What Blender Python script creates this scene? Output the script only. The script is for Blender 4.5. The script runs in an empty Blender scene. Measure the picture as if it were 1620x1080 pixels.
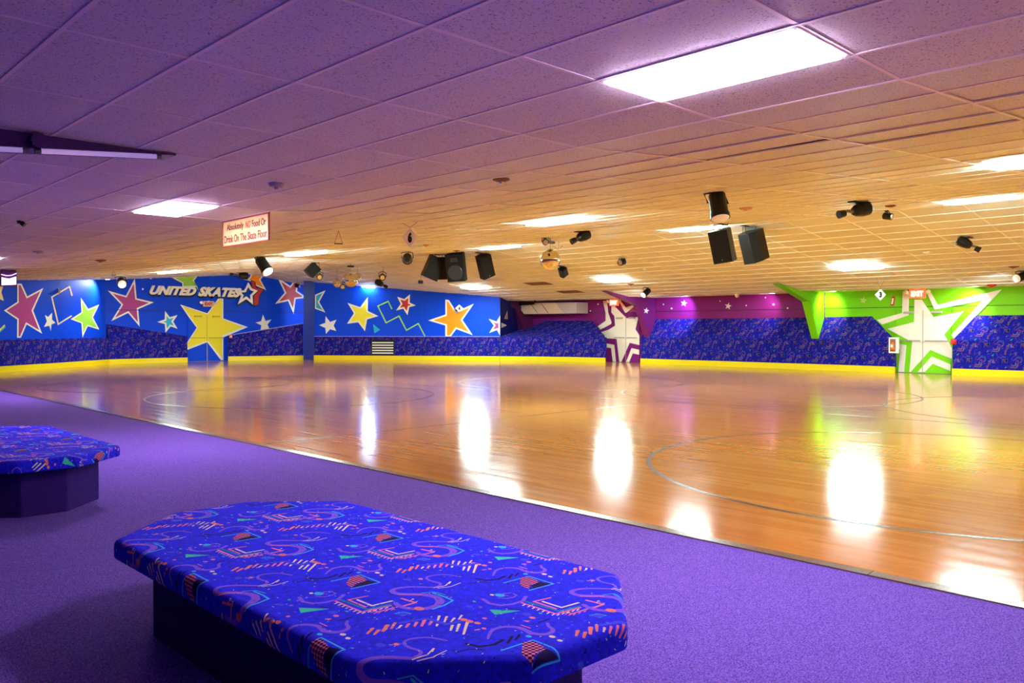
import bpy, math, random
from mathutils import Vector, Matrix
import numpy as np
random.seed(7)
scene = bpy.context.scene
COL = scene.collection
EYE = Vector((0, 0, 1.425))
YAW, PITCH, FPX = 0.8004, -0.0158, 1309.7

# ---------------------------------------------------------------- camera
cam_data = bpy.data.cameras.new('camera')
cam_data.sensor_width = 36.0
cam_data.lens = 36.0 * FPX / 1620.0
cam_data.clip_end = 200
cam = bpy.data.objects.new('camera', cam_data)
COL.objects.link(cam)
cam.location = EYE
FWD = Vector((math.cos(YAW) * math.cos(PITCH), math.sin(YAW) * math.cos(PITCH), math.sin(PITCH)))
RGT = Vector((math.sin(YAW), -math.cos(YAW), 0))
UPV = RGT.cross(FWD)
cam.rotation_euler = Matrix((RGT, UPV, -FWD)).transposed().to_euler()
scene.camera = cam

# ---------------------------------------------------------------- world, exposure
world = bpy.data.worlds.new('world')
scene.world = world
world.use_nodes = True
world.node_tree.nodes['Background'].inputs[0].default_value = (0.30, 0.22, 0.5, 1)
world.node_tree.nodes['Background'].inputs[1].default_value = 0.05
scene.view_settings.view_transform = 'Standard'
scene.view_settings.look = 'None'
scene.view_settings.gamma = 1.0
scene.view_settings.exposure = 2.02
scene.view_settings.use_curve_mapping = False
try:
    scene.cycles.use_denoising = True
    scene.cycles.max_bounces = 10
    scene.cycles.diffuse_bounces = 6
    scene.cycles.glossy_bounces = 4
    scene.cycles.caustics_reflective = False
    scene.cycles.caustics_refractive = False
    scene.cycles.sample_clamp_indirect = 6.0
except Exception:
    pass
RINK_LAMP = 34.0      # strength of the white troffers over the skating floor
CARPET_LAMP = 13.5    # strength of the violet troffers over the carpet
RINK_TINT = (0.70, 1.0, 0.97)
CARPET_TINT = (0.84, 0.62, 1.0)

# ---------------------------------------------------------------- geometry of the hall
X_CREASE, X_RIDGE, X_EAVE = 4.868, 17.575, 25.887
Z_NEAR, Z_RIDGE, Z_EAVE = 2.837, 3.852, 2.682
X_WALL, Y_WALL = 27.7, 35.0
X_EDGE = 4.82
T_LONG, T_SHORT = 1.2192, 0.6096
Y0 = 1.853

def zc(x):
    if x < X_CREASE: return Z_NEAR
    if x < X_RIDGE: return Z_NEAR + (Z_RIDGE - Z_NEAR) * (x - X_CREASE) / (X_RIDGE - X_CREASE)
    if x < X_EAVE: return Z_RIDGE + (Z_EAVE - Z_RIDGE) * (x - X_RIDGE) / (X_EAVE - X_RIDGE)
    return Z_EAVE

# sight lines of the survey: every point is then fixed on a real plane of the hall
def sight(px, py):
    return FWD + RGT * ((px - 810) / FPX) - UPV * ((py - 540) / FPX)
def on_floor(px, py, z=0.0):
    d = sight(px, py); return EYE + d * ((z - EYE.z) / d.z)
def on_plane(px, py, p0, n):
    d = sight(px, py); return EYE + d * ((Vector(p0) - EYE).dot(n) / d.dot(n))
def on_x(px, py, x): return on_plane(px, py, (x, 0, 0), Vector((1, 0, 0)))
def on_y(px, py, y): return on_plane(px, py, (0, y, 0), Vector((0, 1, 0)))
def on_ceiling(px, py):
    d = sight(px, py); t = 0.5; prev = t
    while t < 60:
        p = EYE + d * t
        if p.z >= zc(p.x):
            lo, hi = prev, t
            for _ in range(30):
                m = (lo + hi) / 2; q = EYE + d * m
                if q.z >= zc(q.x): hi = m
                else: lo = m
            return EYE + d * hi
        prev = t; t += 0.05
    return EYE + d * 30
def depth(p): return (Vector(p) - EYE).dot(FWD)
def at_depth(px, py, dd): return EYE + sight(px, py) * dd
def pixel(p):
    v = Vector(p) - EYE; k = v.dot(FWD)
    if k <= 0.05: return (-9999, -9999)
    return 810 + FPX * v.dot(RGT) / k, 540 - FPX * v.dot(UPV) / k

# ---------------------------------------------------------------- colours and materials
def lin(c):
    return tuple(((v / 255) / 12.92 if v / 255 <= 0.04045 else ((v / 255 + 0.055) / 1.055) ** 2.4) for v in c)
MATS = {}
def mat(name, rgb, rough=0.6, metal=0.0, spec=0.5, noise=None, bump=None, emit=None, coat=0.0, stretch=None):
    if name in MATS: return MATS[name]
    m = bpy.data.materials.new(name); m.use_nodes = True
    nt = m.node_tree; b = nt.nodes['Principled BSDF']
    c = lin(rgb) + (1,)
    b.inputs['Base Color'].default_value = c
    b.inputs['Roughness'].default_value = rough
    b.inputs['Metallic'].default_value = metal
    b.inputs['Specular IOR Level'].default_value = spec
    if coat: b.inputs['Coat Weight'].default_value = coat
    if noise or bump:
        tc = nt.nodes.new('ShaderNodeTexCoord'); mp = nt.nodes.new('ShaderNodeMapping')
        nt.links.new(tc.outputs['Object'], mp.inputs['Vector'])
        if stretch: mp.inputs['Scale'].default_value = stretch
    if noise:
        scale, amt = noise
        n = nt.nodes.new('ShaderNodeTexNoise'); n.inputs['Scale'].default_value = scale; n.inputs['Detail'].default_value = 4
        nt.links.new(mp.outputs[0], n.inputs['Vector'])
        r = nt.nodes.new('ShaderNodeValToRGB')
        r.color_ramp.elements[0].position = 0.3; r.color_ramp.elements[1].position = 0.7
        r.color_ramp.elements[0].color = tuple(v * (1 - amt) for v in c[:3]) + (1,)
        r.color_ramp.elements[1].color = tuple(min(1, v * (1 + amt)) for v in c[:3]) + (1,)
        nt.links.new(n.outputs['Fac'], r.inputs['Fac']); nt.links.new(r.outputs['Color'], b.inputs['Base Color'])
    if bump:
        scale, amt = bump
        n2 = nt.nodes.new('ShaderNodeTexNoise'); n2.inputs['Scale'].default_value = scale
        nt.links.new(mp.outputs[0], n2.inputs['Vector'])
        bp = nt.nodes.new('ShaderNodeBump'); bp.inputs['Strength'].default_value = amt; bp.inputs['Distance'].default_value = 0.01
        nt.links.new(n2.outputs['Fac'], bp.inputs['Height']); nt.links.new(bp.outputs[0], b.inputs['Normal'])
    if emit:
        b.inputs['Emission Color'].default_value = tuple(emit[:3]) + (1,)
        b.inputs['Emission Strength'].default_value = emit[3]
    MATS[name] = m
    return m

def tile_material():
    m = bpy.data.materials.new('mineral_tile'); m.use_nodes = True; nt = m.node_tree; b = nt.nodes['Principled BSDF']
    tc = nt.nodes.new('ShaderNodeNewGeometry')
    n = nt.nodes.new('ShaderNodeTexNoise'); n.inputs['Scale'].default_value = 90; n.inputs['Detail'].default_value = 3
    r = nt.nodes.new('ShaderNodeValToRGB'); r.color_ramp.elements[0].position = 0.33; r.color_ramp.elements[1].position = 0.42
    r.color_ramp.elements[0].color = (0.30, 0.28, 0.26, 1); r.color_ramp.elements[1].color = (0.80, 0.84, 0.75, 1)
    nt.links.new(tc.outputs['Position'], n.inputs['Vector']); nt.links.new(n.outputs['Fac'], r.inputs['Fac'])
    oi = nt.nodes.new('ShaderNodeObjectInfo')
    mx = nt.nodes.new('ShaderNodeMixRGB'); mx.blend_type = 'MULTIPLY'; mx.inputs[0].default_value = 0.10
    nt.links.new(r.outputs['Color'], mx.inputs[1]); nt.links.new(oi.outputs['Random'], mx.inputs[2])
    nt.links.new(mx.outputs[0], b.inputs['Base Color'])
    b.inputs['Roughness'].default_value = 0.55; b.inputs['Specular IOR Level'].default_value = 0.25
    bp = nt.nodes.new('ShaderNodeBump'); bp.inputs['Strength'].default_value = 0.25; bp.inputs['Distance'].default_value = 0.004
    nt.links.new(n.outputs['Fac'], bp.inputs['Height']); nt.links.new(bp.outputs[0], b.inputs['Normal'])
    return m
M_TILE = tile_material()

def wood_material():
    m = bpy.data.materials.new('varnished_maple'); m.use_nodes = True; nt = m.node_tree; b = nt.nodes['Principled BSDF']
    g = nt.nodes.new('ShaderNodeNewGeometry'); mp = nt.nodes.new('ShaderNodeMapping'); nt.links.new(g.outputs['Position'], mp.inputs['Vector'])
    # strips of maple 5.7 cm wide laid along the hall
    br = nt.nodes.new('ShaderNodeTexBrick'); mb = nt.nodes.new('ShaderNodeMapping')
    mb.inputs['Rotation'].default_value = (0, 0, math.pi / 2)
    nt.links.new(g.outputs['Position'], mb.inputs['Vector']); nt.links.new(mb.outputs[0], br.inputs['Vector'])
    br.inputs['Scale'].default_value = 1.0; br.inputs['Brick Width'].default_value = 1.3; br.inputs['Row Height'].default_value = 0.057
    br.inputs['Mortar Size'].default_value = 0.0012; br.inputs['Bias'].default_value = 0.0
    br.inputs['Color1'].default_value = lin((210, 142, 64)) + (1,); br.inputs['Color2'].default_value = lin((192, 120, 46)) + (1,)
    br.inputs['Mortar'].default_value = lin((176, 110, 50)) + (1,)
    mp.inputs['Scale'].default_value = (16, 0.9, 1)
    n = nt.nodes.new('ShaderNodeTexNoise'); n.inputs['Scale'].default_value = 1.6; n.inputs['Detail'].default_value = 6
    nt.links.new(mp.outputs[0], n.inputs['Vector'])
    r = nt.nodes.new('ShaderNodeValToRGB'); r.color_ramp.elements[0].position = 0.3; r.color_ramp.elements[1].position = 0.65
    r.color_ramp.elements[0].color = (0.86, 0.80, 0.75, 1); r.color_ramp.elements[1].color = (1, 1, 1, 1)
    nt.links.new(n.outputs['Fac'], r.inputs['Fac'])
    mx = nt.nodes.new('ShaderNodeMixRGB'); mx.blend_type = 'MULTIPLY'; mx.inputs[0].default_value = 0.8
    nt.links.new(br.outputs['Color'], mx.inputs[1]); nt.links.new(r.outputs['Color'], mx.inputs[2])
    nt.links.new(mx.outputs[0], b.inputs['Base Color'])
    n2 = nt.nodes.new('ShaderNodeTexNoise'); n2.inputs['Scale'].default_value = 0.5; n2.inputs['Detail'].default_value = 5
    nt.links.new(mp.outputs[0], n2.inputs['Vector'])
    r2 = nt.nodes.new('ShaderNodeMapRange'); r2.inputs[1].default_value = 0.3; r2.inputs[2].default_value = 0.7
    r2.inputs[3].default_value = 0.10; r2.inputs[4].default_value = 0.16
    nt.links.new(n2.outputs['Fac'], r2.inputs[0]); nt.links.new(r2.outputs[0], b.inputs['Roughness'])
    b.inputs['Specular IOR Level'].default_value = 0.45
    return m
M_WOOD = wood_material()

def carpet_material():
    m = bpy.data.materials.new('violet_carpet'); m.use_nodes = True; nt = m.node_tree; b = nt.nodes['Principled BSDF']
    g = nt.nodes.new('ShaderNodeNewGeometry')
    n = nt.nodes.new('ShaderNodeTexNoise'); n.inputs['Scale'].default_value = 140; n.inputs['Detail'].default_value = 2
    nt.links.new(g.outputs['Position'], n.inputs['Vector'])
    r = nt.nodes.new('ShaderNodeValToRGB'); r.color_ramp.elements[0].position = 0.3; r.color_ramp.elements[1].position = 0.7
    r.color_ramp.elements[0].color = lin((66, 44, 128)) + (1,); r.color_ramp.elements[1].color = lin((148, 116, 214)) + (1,)
    nt.links.new(n.outputs['Fac'], r.inputs['Fac']); nt.links.new(r.outputs['Color'], b.inputs['Base Color'])
    b.inputs['Roughness'].default_value = 0.95; b.inputs['Specular IOR Level'].default_value = 0.1
    bp = nt.nodes.new('ShaderNodeBump'); bp.inputs['Strength'].default_value = 0.6; bp.inputs['Distance'].default_value = 0.006
    nt.links.new(n.outputs['Fac'], bp.inputs['Height']); nt.links.new(bp.outputs[0], b.inputs['Normal'])
    return m
M_CARPET = carpet_material()

# printed fabric: one repeat of the motif, drawn here in numbers (half-drop repeat, 0.955 m x 0.93 m)
PAT=[('L','c',0.007,[(-0.081,-0.072),(-0.073,0.066),(0.067,0.065),(0.057,-0.068)]),
('P','d',0,[(0.008,0.044),(0.06,0.057),(0.05,-0.06),(0.019,-0.009)]),
('C','k',0,[(-0.016,-0.046),(-0.084,0.03),(-0.066,0.061),(0.008,0.044),(0.016,-0.02),(0.043,-0.055)]),
('D','c',0.012,[(-0.105,0.079)]),
('L','d',0.013,[(-0.198,-0.116),(-0.153,-0.102),(-0.132,-0.055),(-0.142,-0.006)]),
('L','d',0.01,[(-0.112,-0.013),(-0.142,0.037)]),
('L','d',0.009,[(-0.116,0.029),(-0.135,0.066)]),
('L','d',0.006,[(-0.169,-0.185),(-0.16,-0.139),(-0.121,-0.109)]),
('L','p',0.016,[(0.008,-0.272),(0.062,-0.288),(0.107,-0.272),(0.127,-0.23),(0.129,-0.175),(0.1,-0.131)]),
('L','p',0.008,[(0.038,-0.218),(0.063,-0.206),(0.074,-0.174),(0.065,-0.145),(0.032,-0.142),(0.015,-0.165),(0.028,-0.184),(0.048,-0.174)]),
('D','c',0.022,[(0.02,-0.193)]),
('D','w',0.01,[(-0.004,-0.212)]),
('P','g',0,[(0.111,-0.335),(0.166,-0.359),(0.2,-0.26)]),
('L','d',0.005,[(0.134,-0.277),(0.16,-0.266),(0.197,-0.252)]),
('L','k',0.01,[(0.141,-0.194),(0.31,-0.191),(0.327,-0.074)]),
('L','t',0.012,[(0.142,-0.173),(0.302,-0.161),(0.315,-0.066)]),
('L','w',0.011,[(0.186,-0.126),(0.279,-0.125),(0.287,-0.039)]),
('L','k',0.01,[(0.175,-0.072),(0.162,-0.151),(0.274,-0.15)]),
('L','k',0.009,[(0.311,-0.151),(0.35,-0.148),(0.355,-0.066)]),
('T','w',0.012,[(0.149,-0.2),(0.319,-0.197),(0.336,-0.081)]),
('T','k',0.01,[(0.327,-0.159),(0.357,-0.153),(0.365,-0.074)]),
('V','p',(0.01,0.014),[(0.235,0.354),(0.165,0.331),(0.136,0.274),(0.148,0.237),(0.195,0.225),(0.243,0.239),(0.268,0.218),(0.269,0.184)]),
('V','p',(0.014,0.035),[(0.269,0.184),(0.194,0.117),(0.172,0.059),(0.193,0.028),(0.239,0.027),(0.302,0.094),(0.365,0.118),(0.415,0.095)]),
('V','p',(0.035,0.018),[(0.415,0.095),(0.446,0.057),(0.447,0.008),(0.421,-0.03),(0.382,-0.052),(0.344,-0.052),(0.315,-0.042)]),
('D','o',0.022,[(0.425,-0.016)]),
('L','k',0.008,[(0.242,0.025),(0.306,0.092)]),
('L','c',0.009,[(0.32,0.136),(0.385,0.139),(0.442,0.134),(0.462,0.074),(0.465,0.017)]),
('L','c',0.005,[(0.29,0.104),(0.314,0.147),(0.371,0.157)]),
('L','k',0.012,[(0.29,0.006),(0.364,0.015),(0.362,-0.037)]),
('T','w',0.006,[(0.316,0.022),(0.37,0.034)]),
('L','c',0.005,[(0.407,-0.114),(0.413,-0.082),(0.446,-0.072),(0.445,-0.106),(0.407,-0.114)]),
('P','l',0,[(0.416,-0.117),(0.416,-0.084),(0.449,-0.078),(0.445,-0.106)]),
('S','o',0.016,[(0.501,-0.3),(0.474,-0.26)]),
('S','o',0.016,[(0.524,-0.288),(0.502,-0.254)]),
('S','o',0.02,[(0.519,-0.248),(0.485,-0.205)]),
('S','o',0.014,[(0.519,-0.213),(0.484,-0.171)]),
('S','w',0.012,[(0.532,-0.191),(0.518,-0.17)]),
('S','k',0.014,[(0.545,-0.169),(0.525,-0.142)]),
('S','k',0.014,[(0.559,-0.144),(0.532,-0.112)]),
('S','k',0.016,[(0.572,-0.122),(0.534,-0.078)]),
('S','k',0.014,[(0.581,-0.095),(0.561,-0.068)]),
('S','w',0.012,[(0.567,-0.044),(0.537,-0.013)]),
('S','w',0.012,[(0.598,-0.041),(0.561,0.002)]),
('S','w',0.012,[(0.61,-0.02),(0.591,0.012)]),
('S','w',0.01,[(0.611,0.015),(0.588,0.05)]),
('S','w',0.012,[(0.608,-0.084),(0.596,-0.071)]),
('S','w',0.013,[(0.673,-0.076),(0.641,-0.04)]),
('S','w',0.013,[(0.692,-0.065),(0.648,-0.015)]),
('S','w',0.014,[(0.73,-0.067),(0.654,0.018)]),
('L','l',0.018,[(0.497,-0.157),(0.526,-0.062),(0.618,-0.047),(0.637,0.036)]),
('L','w',0.006,[(0.273,0.181),(0.284,0.231),(0.259,0.275)]),
('L','w',0.005,[(0.288,0.188),(0.308,0.237),(0.299,0.298)]),
('S','w',0.01,[(0.273,0.26),(0.258,0.279)]),
('D','w',0.011,[(-0.008,0.128)]),
('D','o',0.012,[(0.145,0.214)]),
('P','k',0,[(0.275,-0.328),(0.294,-0.308),(0.301,-0.328)]),
('D','k',0.013,[(0.28,-0.282)]),
('D','g',0.008,[(0.268,-0.228)]),
('L','d',0.007,[(0.328,-0.299),(0.331,-0.275),(0.33,-0.248)]),
('D','l',0.02,[(0.241,-0.27)]),
('D','p',0.01,[(0.069,-0.342)]),
('D','l',0.015,[(0.036,-0.367)]),
('D','l',0.018,[(0.115,0.172)]),
('D','g',0.008,[(0.007,-0.315)]),
('D','w',0.006,[(0.326,0.033)]),
('V','p',(0.008,0.024),[(0.317,-0.536),(0.295,-0.51),(0.264,-0.466),(0.273,-0.412),(0.319,-0.381),(0.381,-0.394)]),
('V','p',(0.024,0.01),[(0.381,-0.394),(0.42,-0.374),(0.426,-0.338),(0.409,-0.312),(0.376,-0.303),(0.353,-0.282)]),
('D','w',0.013,[(0.451,-0.365)]),
('L','k',0.006,[(0.303,-0.363),(0.346,-0.362)]),
('D','o',0.016,[(0.126,-0.473)]),
('D','o',0.016,[(0.153,-0.47)]),
('D','o',0.014,[(0.184,-0.461)]),
('D','k',0.01,[(0.167,-0.411)]),
('S','o',0.012,[(0.228,-0.513),(0.233,-0.499)]),
('D','k',0.01,[(0.238,-0.48)])]

def draw_fabric(N=1024):
    base = np.zeros((N, N, 3), np.float32)
    rgb = {'c': (60, 205, 235), 'k': (255, 130, 160), 'p': (140, 95, 228), 'd': (26, 6, 70), 'g': (60, 225, 170),
           'w': (255, 235, 190), 'b': (70, 90, 240), 't': (20, 150, 170), 'o': (255, 140, 120), 'l': (74, 78, 232)}
    base[:] = (40, 40, 240)
    rs = np.random.RandomState(3)
    sp = rs.rand(N, N); base[sp > 0.985] *= 0.55
    small = rs.rand(64, 64); k = np.kron(small, np.ones((N // 64, N // 64)))
    base *= (0.9 + 0.15 * k)[..., None]
    def stamp(mask_fn, cx, cy, rad, col):
        r = int(rad * N) + 3
        ix = np.arange(int(cx * N) - r, int(cx * N) + r + 1); iy = np.arange(int(cy * N) - r, int(cy * N) + r + 1)
        X, Y = np.meshgrid(ix / N, iy / N)
        a = np.clip(mask_fn(X, Y) * N + 0.5, 0, 1)[..., None]
        sub = np.ix_(iy % N, ix % N)
        base[sub] = base[sub] * (1 - a) + np.array(col, np.float32) * a
    def seg(a, b, w0, w1, col):
        L = math.hypot(b[0] - a[0], b[1] - a[1]) + 1e-9
        def f(X, Y):
            t = np.clip(((X - a[0]) * (b[0] - a[0]) + (Y - a[1]) * (b[1] - a[1])) / L ** 2, 0, 1)
            d = np.hypot(X - a[0] - t * (b[0] - a[0]), Y - a[1] - t * (b[1] - a[1]))
            return (w0 + (w1 - w0) * t) / 2 - d
        stamp(f, (a[0] + b[0]) / 2, (a[1] + b[1]) / 2, L / 2 + max(w0, w1), col)
    def inside(pts, X, Y):
        ins = np.zeros(X.shape, bool)
        for i in range(len(pts)):
            (x1, y1), (x2, y2) = pts[i], pts[i - 1]
            c = ((y1 > Y) != (y2 > Y)) & (X < (x2 - x1) * (Y - y1) / ((y2 - y1) + 1e-12) + x1)
            ins ^= c
        return ins
    def smooth(pts):
        for _ in range(2):
            q = [pts[0]]
            for a, b in zip(pts, pts[1:]):
                q += [(a[0] * .75 + b[0] * .25, a[1] * .75 + b[1] * .25), (a[0] * .25 + b[0] * .75, a[1] * .25 + b[1] * .75)]
            pts = q + [pts[-1]]
        return pts
    for (ou, ov) in ((0, 0), (0.5, 0.5)):
        for kind, c, w, pts in PAT:
            col = rgb[c]; pts = [(x + ou, y + ov) for x, y in pts]
            if kind == 'L':
                for a, b in zip(pts, pts[1:]): seg(a, b, w, w, col)
            elif kind == 'V':
                pts = smooth(pts); n = len(pts) - 1
                for i in range(n):
                    seg(pts[i], pts[i + 1], w[0] + (w[1] - w[0]) * i / n, w[0] + (w[1] - w[0]) * (i + 1) / n, col)
            elif kind == 'S': seg(pts[0], pts[1], w * .62, w * .9, col)
            elif kind == 'D': stamp(lambda X, Y: w - np.hypot(X - pts[0][0], (Y - pts[0][1]) * 1.3), pts[0][0], pts[0][1], w * 1.5, col)
            elif kind == 'T':
                for a, b in zip(pts, pts[1:]):
                    n = max(2, int(math.hypot(b[0] - a[0], b[1] - a[1]) / 0.022))
                    for i in range(n):
                        p = (a[0] + (b[0] - a[0]) * (i + .5) / n, a[1] + (b[1] - a[1]) * (i + .5) / n)
                        seg(p, (p[0] + 0.004, p[1] - 0.014), w * .6, w * .5, col)
            else:
                cx = sum(p[0] for p in pts) / len(pts); cy = sum(p[1] for p in pts) / len(pts)
                rad = max(math.hypot(p[0] - cx, p[1] - cy) for p in pts)
                if kind == 'P': stamp(lambda X, Y: np.where(inside(pts, X, Y), 1.0, -1.0), cx, cy, rad, col)
                else:
                    stamp(lambda X, Y: np.where(inside(pts, X, Y), 1.0, -1.0), cx, cy, rad, rgb['d'])
                    stamp(lambda X, Y: np.where(inside(pts, X, Y) & ((np.floor((X + Y) * 62) + np.floor((X - Y) * 62)) % 2 == 0), 1.0, -1.0), cx, cy, rad, col)
    for _ in range(420):   # scattered flecks
        x, y = rs.rand(2); a = rs.rand() * 3.14; l = 0.003 + 0.008 * rs.rand()
        c = [rgb['c'], rgb['l'], rgb['w'], rgb['d'], rgb['d'], rgb['l'], rgb['p']][rs.randint(7)]
        seg((x, y), (x + l * math.cos(a), y + l * math.sin(a)), 0.004, 0.003, c)
    return base / 255.0
fabric_px = draw_fabric()
img = bpy.data.images.new('fabric_repeat', 1024, 1024)
rgba = np.ones((1024, 1024, 4), np.float32); rgba[..., :3] = np.clip(fabric_px, 0, 1)
img.pixels.foreach_set(rgba.ravel()); img.update(); img.pack()
def fabric_material(name, tone):
    m = bpy.data.materials.new(name); m.use_nodes = True; nt = m.node_tree; b = nt.nodes['Principled BSDF']
    uv = nt.nodes.new('ShaderNodeUVMap'); uv.uv_map = 'UVMap'
    t = nt.nodes.new('ShaderNodeTexImage'); t.image = img; t.interpolation = 'Linear'
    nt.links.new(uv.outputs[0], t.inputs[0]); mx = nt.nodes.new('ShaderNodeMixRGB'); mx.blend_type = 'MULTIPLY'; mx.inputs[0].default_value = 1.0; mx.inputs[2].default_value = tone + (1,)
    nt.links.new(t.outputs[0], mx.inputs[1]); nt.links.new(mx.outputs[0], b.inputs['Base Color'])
    b.inputs['Roughness'].default_value = 0.9; b.inputs['Specular IOR Level'].default_value = 0.15
    g = nt.nodes.new('ShaderNodeNewGeometry'); n = nt.nodes.new('ShaderNodeTexNoise'); n.inputs['Scale'].default_value = 260
    nt.links.new(g.outputs['Position'], n.inputs['Vector'])
    bp = nt.nodes.new('ShaderNodeBump'); bp.inputs['Strength'].default_value = 0.35; bp.inputs['Distance'].default_value = 0.004
    nt.links.new(n.outputs['Fac'], bp.inputs['Height']); nt.links.new(bp.outputs[0], b.inputs['Normal'])
    return m
M_FABRIC = fabric_material('printed_fabric', (1.0, 1.0, 1.0))
M_FABRIC_WALL = fabric_material('printed_fabric_shaded', (0.30, 0.32, 0.36))   # bench cloth darkened in colour to match the weaker light on walls

M_BLUE = mat('blue_wall_paint', (0, 74, 238), 0.5, spec=0.2, bump=(9, 0.3), stretch=(0.02, 0.02, 1.2), noise=(0.5, 0.10))
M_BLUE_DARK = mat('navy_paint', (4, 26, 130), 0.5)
M_PURPLE = mat('purple_wall_paint', (132, 30, 124), 0.5, spec=0.2, bump=(9, 0.3), stretch=(0.02, 0.02, 1.2))
M_GREEN = mat('green_wall_paint', (122, 212, 16), 0.5, spec=0.2, bump=(9, 0.3), stretch=(0.02, 0.02, 1.2))
M_VIOLET = mat('violet_steel', (84, 26, 116), 0.45)
M_CREAM = mat('cream_paint', (250, 246, 230), 0.5)
M_WHITE = mat('white_paint', (250, 250, 250), 0.5)
M_YELLOW = mat('yellow_paint', (248, 226, 10), 0.35)
M_STARYEL = mat('lemon_paint', (250, 236, 40), 0.45)
M_MAG = mat('magenta_paint', (176, 56, 140), 0.5)
M_LIME = mat('lime_paint', (160, 226, 70), 0.5)
M_ORANGE = mat('orange_paint', (255, 150, 10), 0.5)
M_RED = mat('red_paint', (206, 30, 40), 0.45)
M_CYAN = mat('cyan_paint', (20, 190, 226), 0.5)
M_BLACK = mat('black_metal', (7, 7, 8), 0.35, spec=0.4)
M_BLACKP = mat('black_grille', (9, 9, 10), 0.6, spec=0.3)
M_GREY = mat('grey_metal', (120, 118, 116), 0.35, metal=0.8)
M_CHROME = mat('chrome', (225, 225, 225), 0.12, metal=1.0)
M_MIRROR = mat('mirror_facets', (235, 228, 210), 0.08, metal=1.0)
M_LENS = mat('frosted_lens', (245, 235, 215), 0.25, emit=(1.0, 0.9, 0.75, 0.03))
M_TEE = mat('ceiling_tee', (250, 244, 234), 0.45)
M_DECK = mat('ceiling_void', (60, 52, 46), 0.9)
M_STRIP = mat('threshold_metal', (138, 126, 120), 0.25, metal=0.7, noise=(30, 0.15))
M_LINE = mat('court_line', (84, 66, 70), 0.25)
M_PLINTH = mat('plinth_carpet', (58, 34, 112), 0.95, noise=(160, 0.5), bump=(160, 0.5), spec=0.1)
M_WIRE = mat('dark_wire', (50, 42, 36), 0.5)
M_RINKLAMP = mat('rink_lens', (255, 255, 255), 0.5, emit=RINK_TINT + (RINK_LAMP,))
M_PURLAMP = mat('carpet_lens', (255, 255, 255), 0.5, emit=CARPET_TINT + (CARPET_LAMP,))
M_EXIT = mat('exit_face', (255, 90, 60), 0.5, emit=(1.0, 0.13, 0.05, 0.30))
M_EXITL = mat('exit_letters', (255, 230, 200), 0.5, emit=(1.0, 0.75, 0.5, 0.8))

# ---------------------------------------------------------------- mesh helpers
class MB:
    def __init__(s): s.v = []; s.f = []; s.uv = None
    def poly(s, pts):
        b = len(s.v); s.v += [tuple(p) for p in pts]; s.f.append(list(range(b, b + len(pts)))); return s
    def quads(s, v, f):
        b = len(s.v); s.v += [tuple(p) for p in v]; s.f += [[i + b for i in q] for q in f]; return s
    def box(s, c, d, M=None):
        c = Vector(c); h = Vector(d) / 2
        v = [Vector((c.x + sx * h.x, c.y + sy * h.y, c.z + sz * h.z)) for sx in (-1, 1) for sy in (-1, 1) for sz in (-1, 1)]
        if M is not None: v = [M @ p for p in v]
        return s.quads(v, [(0, 1, 3, 2), (4, 6, 7, 5), (0, 4, 5, 1), (2, 3, 7, 6), (0, 2, 6, 4), (1, 5, 7, 3)])
    def prism(s, pts, off, M=None):
        """closed polygon pts pushed along the vector off"""
        off = Vector(off); n = len(pts)
        v = [Vector(p) for p in pts] + [Vector(p) + off for p in pts]
        if M is not None: v = [M @ p for p in v]
        f = [list(range(n))[::-1], list(range(n, 2 * n))] + [[i, (i + 1) % n, n + (i + 1) % n, n + i] for i in range(n)]
        return s.quads(v, f)
    def tube(s, path, r, n=6, M=None):
        path = [Vector(p) for p in path]
        if M is not None: path = [M @ p for p in path]
        rr = r if isinstance(r, (list, tuple)) else [r] * len(path)
        vs = []; fs = []
        for i, p in enumerate(path):
            d = (path[min(i + 1, len(path) - 1)] - path[max(i - 1, 0)])
            d = d.normalized() if d.length > 1e-9 else Vector((0, 0, 1))
            a = d.cross(Vector((0, 0, 1)));
            if a.length < 1e-3: a = d.cross(Vector((1, 0, 0)))
            a.normalize(); b = d.cross(a)
            for k in range(n):
                t = 2 * math.pi * k / n
                vs.append(p + (a * math.cos(t) + b * math.sin(t)) * rr[i])
        for i in range(len(path) - 1):
            for k in range(n):
                fs.append((i * n + k, i * n + (k + 1) % n, (i + 1) * n + (k + 1) % n, (i + 1) * n + k))
        fs.append(tuple(range(n))); fs.append(tuple((len(path) - 1) * n + k for k in range(n))[::-1])
        return s.quads(vs, fs)
    def sphere(s, c, r, nu=16, nv=10, squash=1.0, M=None):
        vs = []; fs = []; c = Vector(c)
        for j in range(nv + 1):
            th = math.pi * j / nv
            for i in range(nu):
                ph = 2 * math.pi * i / nu
                p = c + Vector((r * math.sin(th) * math.cos(ph), r * math.sin(th) * math.sin(ph), r * squash * math.cos(th)))
                vs.append(M @ p if M is not None else p)
        for j in range(nv):
            for i in range(nu):
                fs.append((j * nu + i, (j + 1) * nu + i, (j + 1) * nu + (i + 1) % nu, j * nu + (i + 1) % nu))
        return s.quads(vs, fs)
    def build(s, name, material, parent=None, smooth=False, uvs=None, clean=False):
        me = bpy.data.meshes.new(name); me.from_pydata(s.v, [], s.f)
        if uvs is not None:
            l = me.uv_layers.new(name='UVMap')
            for pl in me.polygons:
                for li in pl.loop_indices: l.data[li].uv = uvs[me.loops[li].vertex_index]
        if smooth:
            for p in me.polygons: p.use_smooth = True
        me.materials.append(material); me.validate(); me.update()
        o = bpy.data.objects.new(name, me); COL.objects.link(o)
        if parent is not None: o.parent = parent
        return o
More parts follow.
